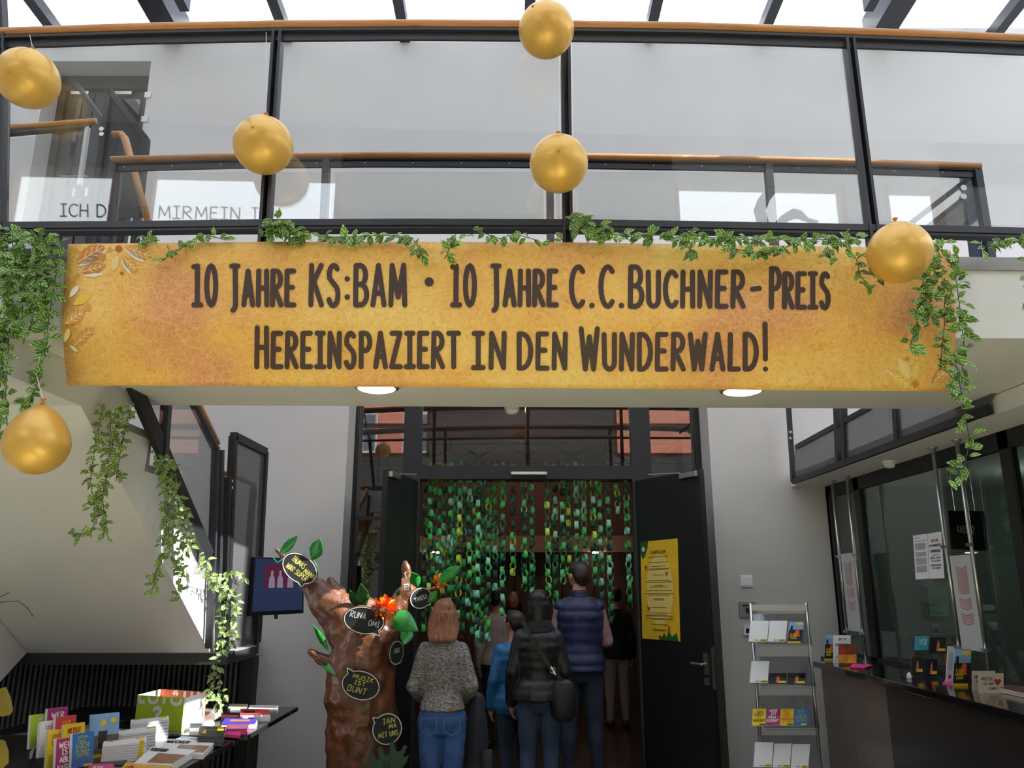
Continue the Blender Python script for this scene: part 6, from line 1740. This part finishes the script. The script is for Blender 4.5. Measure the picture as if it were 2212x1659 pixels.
# dark jacket over her right arm
jt = thing('jacket', 'dark jacket hanging over the right forearm of the girl', 'jacket', (G_.x + .24, 5.85, .45))
m = MB(); cx0 = G_.x + .235
rows = []
for z, rx, ry in ((.96, .035, .09), (.90, .055, .10), (.75, .07, .10), (.6, .08, .09), (.48, .085, .085), (.42, .07, .07)):
    rows.append([V((cx0 + rx*cos(2*PI*j/18)*(1+.12*sin(5*2*PI*j/18)), 5.9 + ry*sin(2*PI*j/18)*(1+.1*cos(4*2*PI*j/18)), z)) for j in range(18)])
m.loft(rows)
me = remesh(m, .012, 2, .012, 9.0, 2.0); me.transform(WM[jt].inverted()); place(me, 'cloth', mat('dark_jacket_cloth', (40, 42, 52), .8, var=.2), jt, smooth=True)
m = MB(); m.tube([(cx0+.07, 5.82, .62), (cx0+.075, 5.815, .5), (cx0+.06, 5.82, .42)], [.035, .04, .03], 12); m.build('sleeve', mat('dark_jacket_cloth', (40, 42, 52)), jt, smooth=True)
# woman in the black quilted jacket
W_ = at(1163, 1420, 6.6)
BJ = mat('black_quilted_nylon', (30, 29, 33), .42, var=.2, vs=10)
t, k, solid, fin = person('woman with black hair in a black quilted jacket and dark jeans', (W_.x, 6.6), 1.67, 0.0, BJ, mat('grey_blue_denim', (52, 66, 92), .8, var=.2, vs=8), SHOE, (HAIRK, 'bob'), dwn, broad=.98, top_lo=.89, top_g=.034, ridge=(.075, .010), flare=.12, fold=.005, collar=mat('black_scarf', (28, 27, 30), .9, var=.3, vs=30), stance=.095, skin=SKIND)
bg = thing('shoulder_bag', 'black shoulder bag on a strap across the black jacket', 'bag', (W_.x + .19, 6.46, .74))
xb = W_.x + .185
m = MB(); m.loft([[V((xb + rx*cos(2*PI*j/16), 6.48 + ry*sin(2*PI*j/16), z)) for j in range(16)] for z, rx, ry in ((.70, .05, .035), (.74, .095, .05), (.88, .10, .05), (.97, .085, .035), (1.0, .05, .02))])
m.build('pouch', mat('black_leather', (26, 25, 26), .5, var=.2), bg, smooth=True)
m = MB(); pts = [V((W_.x - .13, 6.46, 1.44)), V((W_.x - .06, 6.435, 1.31)), V((W_.x + .04, 6.44, 1.16)), V((W_.x + .11, 6.445, 1.06)), V((xb, 6.46, .99))]
for a, b in zip(pts[:-1], pts[1:]): m.bar(a, b, .006, .03, up=(1, 0, .6))
m.build('strap', mat('black_leather', (26, 25, 26)), bg)
p = V((W_.x + .105, 6.43, 1.07)); m = MB(); m.tube([p + V((.02*cos(a), 0, .02*sin(a))) for a in [2*PI*j/12 for j in range(13)]], .0035, 6); m.bar(p + V((-.015, 0, .03)), p + V((.02, 0, -.03)), .008, .012, up=(0, 1, 0)); m.build('buckle', CHROME, bg)
# boy in the blue jacket
B_ = at(1112, 1420, 7.0)
person('boy with dark hair in a bright blue padded jacket behind the woman in black', (B_.x, 7.0), 1.50, 0.25, mat('bright_blue_nylon', (24, 92, 140), .45, var=.2, vs=8), DDEN, SHOE, (HAIRD, 'short'), dwn, headturn=.5, broad=1.0, top_lo=.80, top_g=.036, ridge=(.09, .010), flare=.05, fold=.005, stance=.09, skin=SKIND)
# man in the navy vest
M_ = at(1254, 1420, 7.5)
person('tall man with dark hair in a navy quilted vest over a mauve shirt', (M_.x, 7.5), 1.93, 0.0, mat('mauve_shirt', (150, 118, 116), .8), DDEN, SHOE, (HAIRD, 'short'), armset(.225, .02, 1.12, .16, .22, 1.08, (-.3, .9, .1), (-.5, -.2, -.8)), headturn=.55, broad=1.03, hz=.84, top_lo=.91, vest=mat('navy_quilted_nylon', (30, 38, 72), .5, var=.2, vs=8), ridge=(.085, .012), fold=.006, stance=.12)
# people inside the hall
I1 = at(1074, 1300, 9.3)
person('dark haired person in a pale top standing inside the hall on the left', (I1.x, 9.3), 1.68, -.3, mat('pale_rose_cotton', (196, 176, 170), .8), BLK, SHOE, (HAIRK, 'short'), dwn, top_lo=.9, stance=.09)
I2 = at(1110, 1300, 10.1)
person('person with reddish hair facing the door inside the hall', (I2.x, 10.1), 1.63, PI, mat('dusty_pink_cotton', (160, 124, 116), .8), BLK, SHOE, (mat('auburn_hair', (76, 36, 26), .45, var=.3), 'bob'), dwn, top_lo=.9, stance=.09, skin=SKIND)
I3 = at(1328, 1300, 10.6)
person('person in a dark coat and light trousers inside the hall on the right', (I3.x, 10.6), 1.70, .1, BLK, mat('grey_beige_trousers', (150, 132, 124), .8), mat('maroon_shoe', (80, 30, 36), .5), (HAIRD, 'short'), dwn, top_lo=.84, top_g=.03, stance=.10)
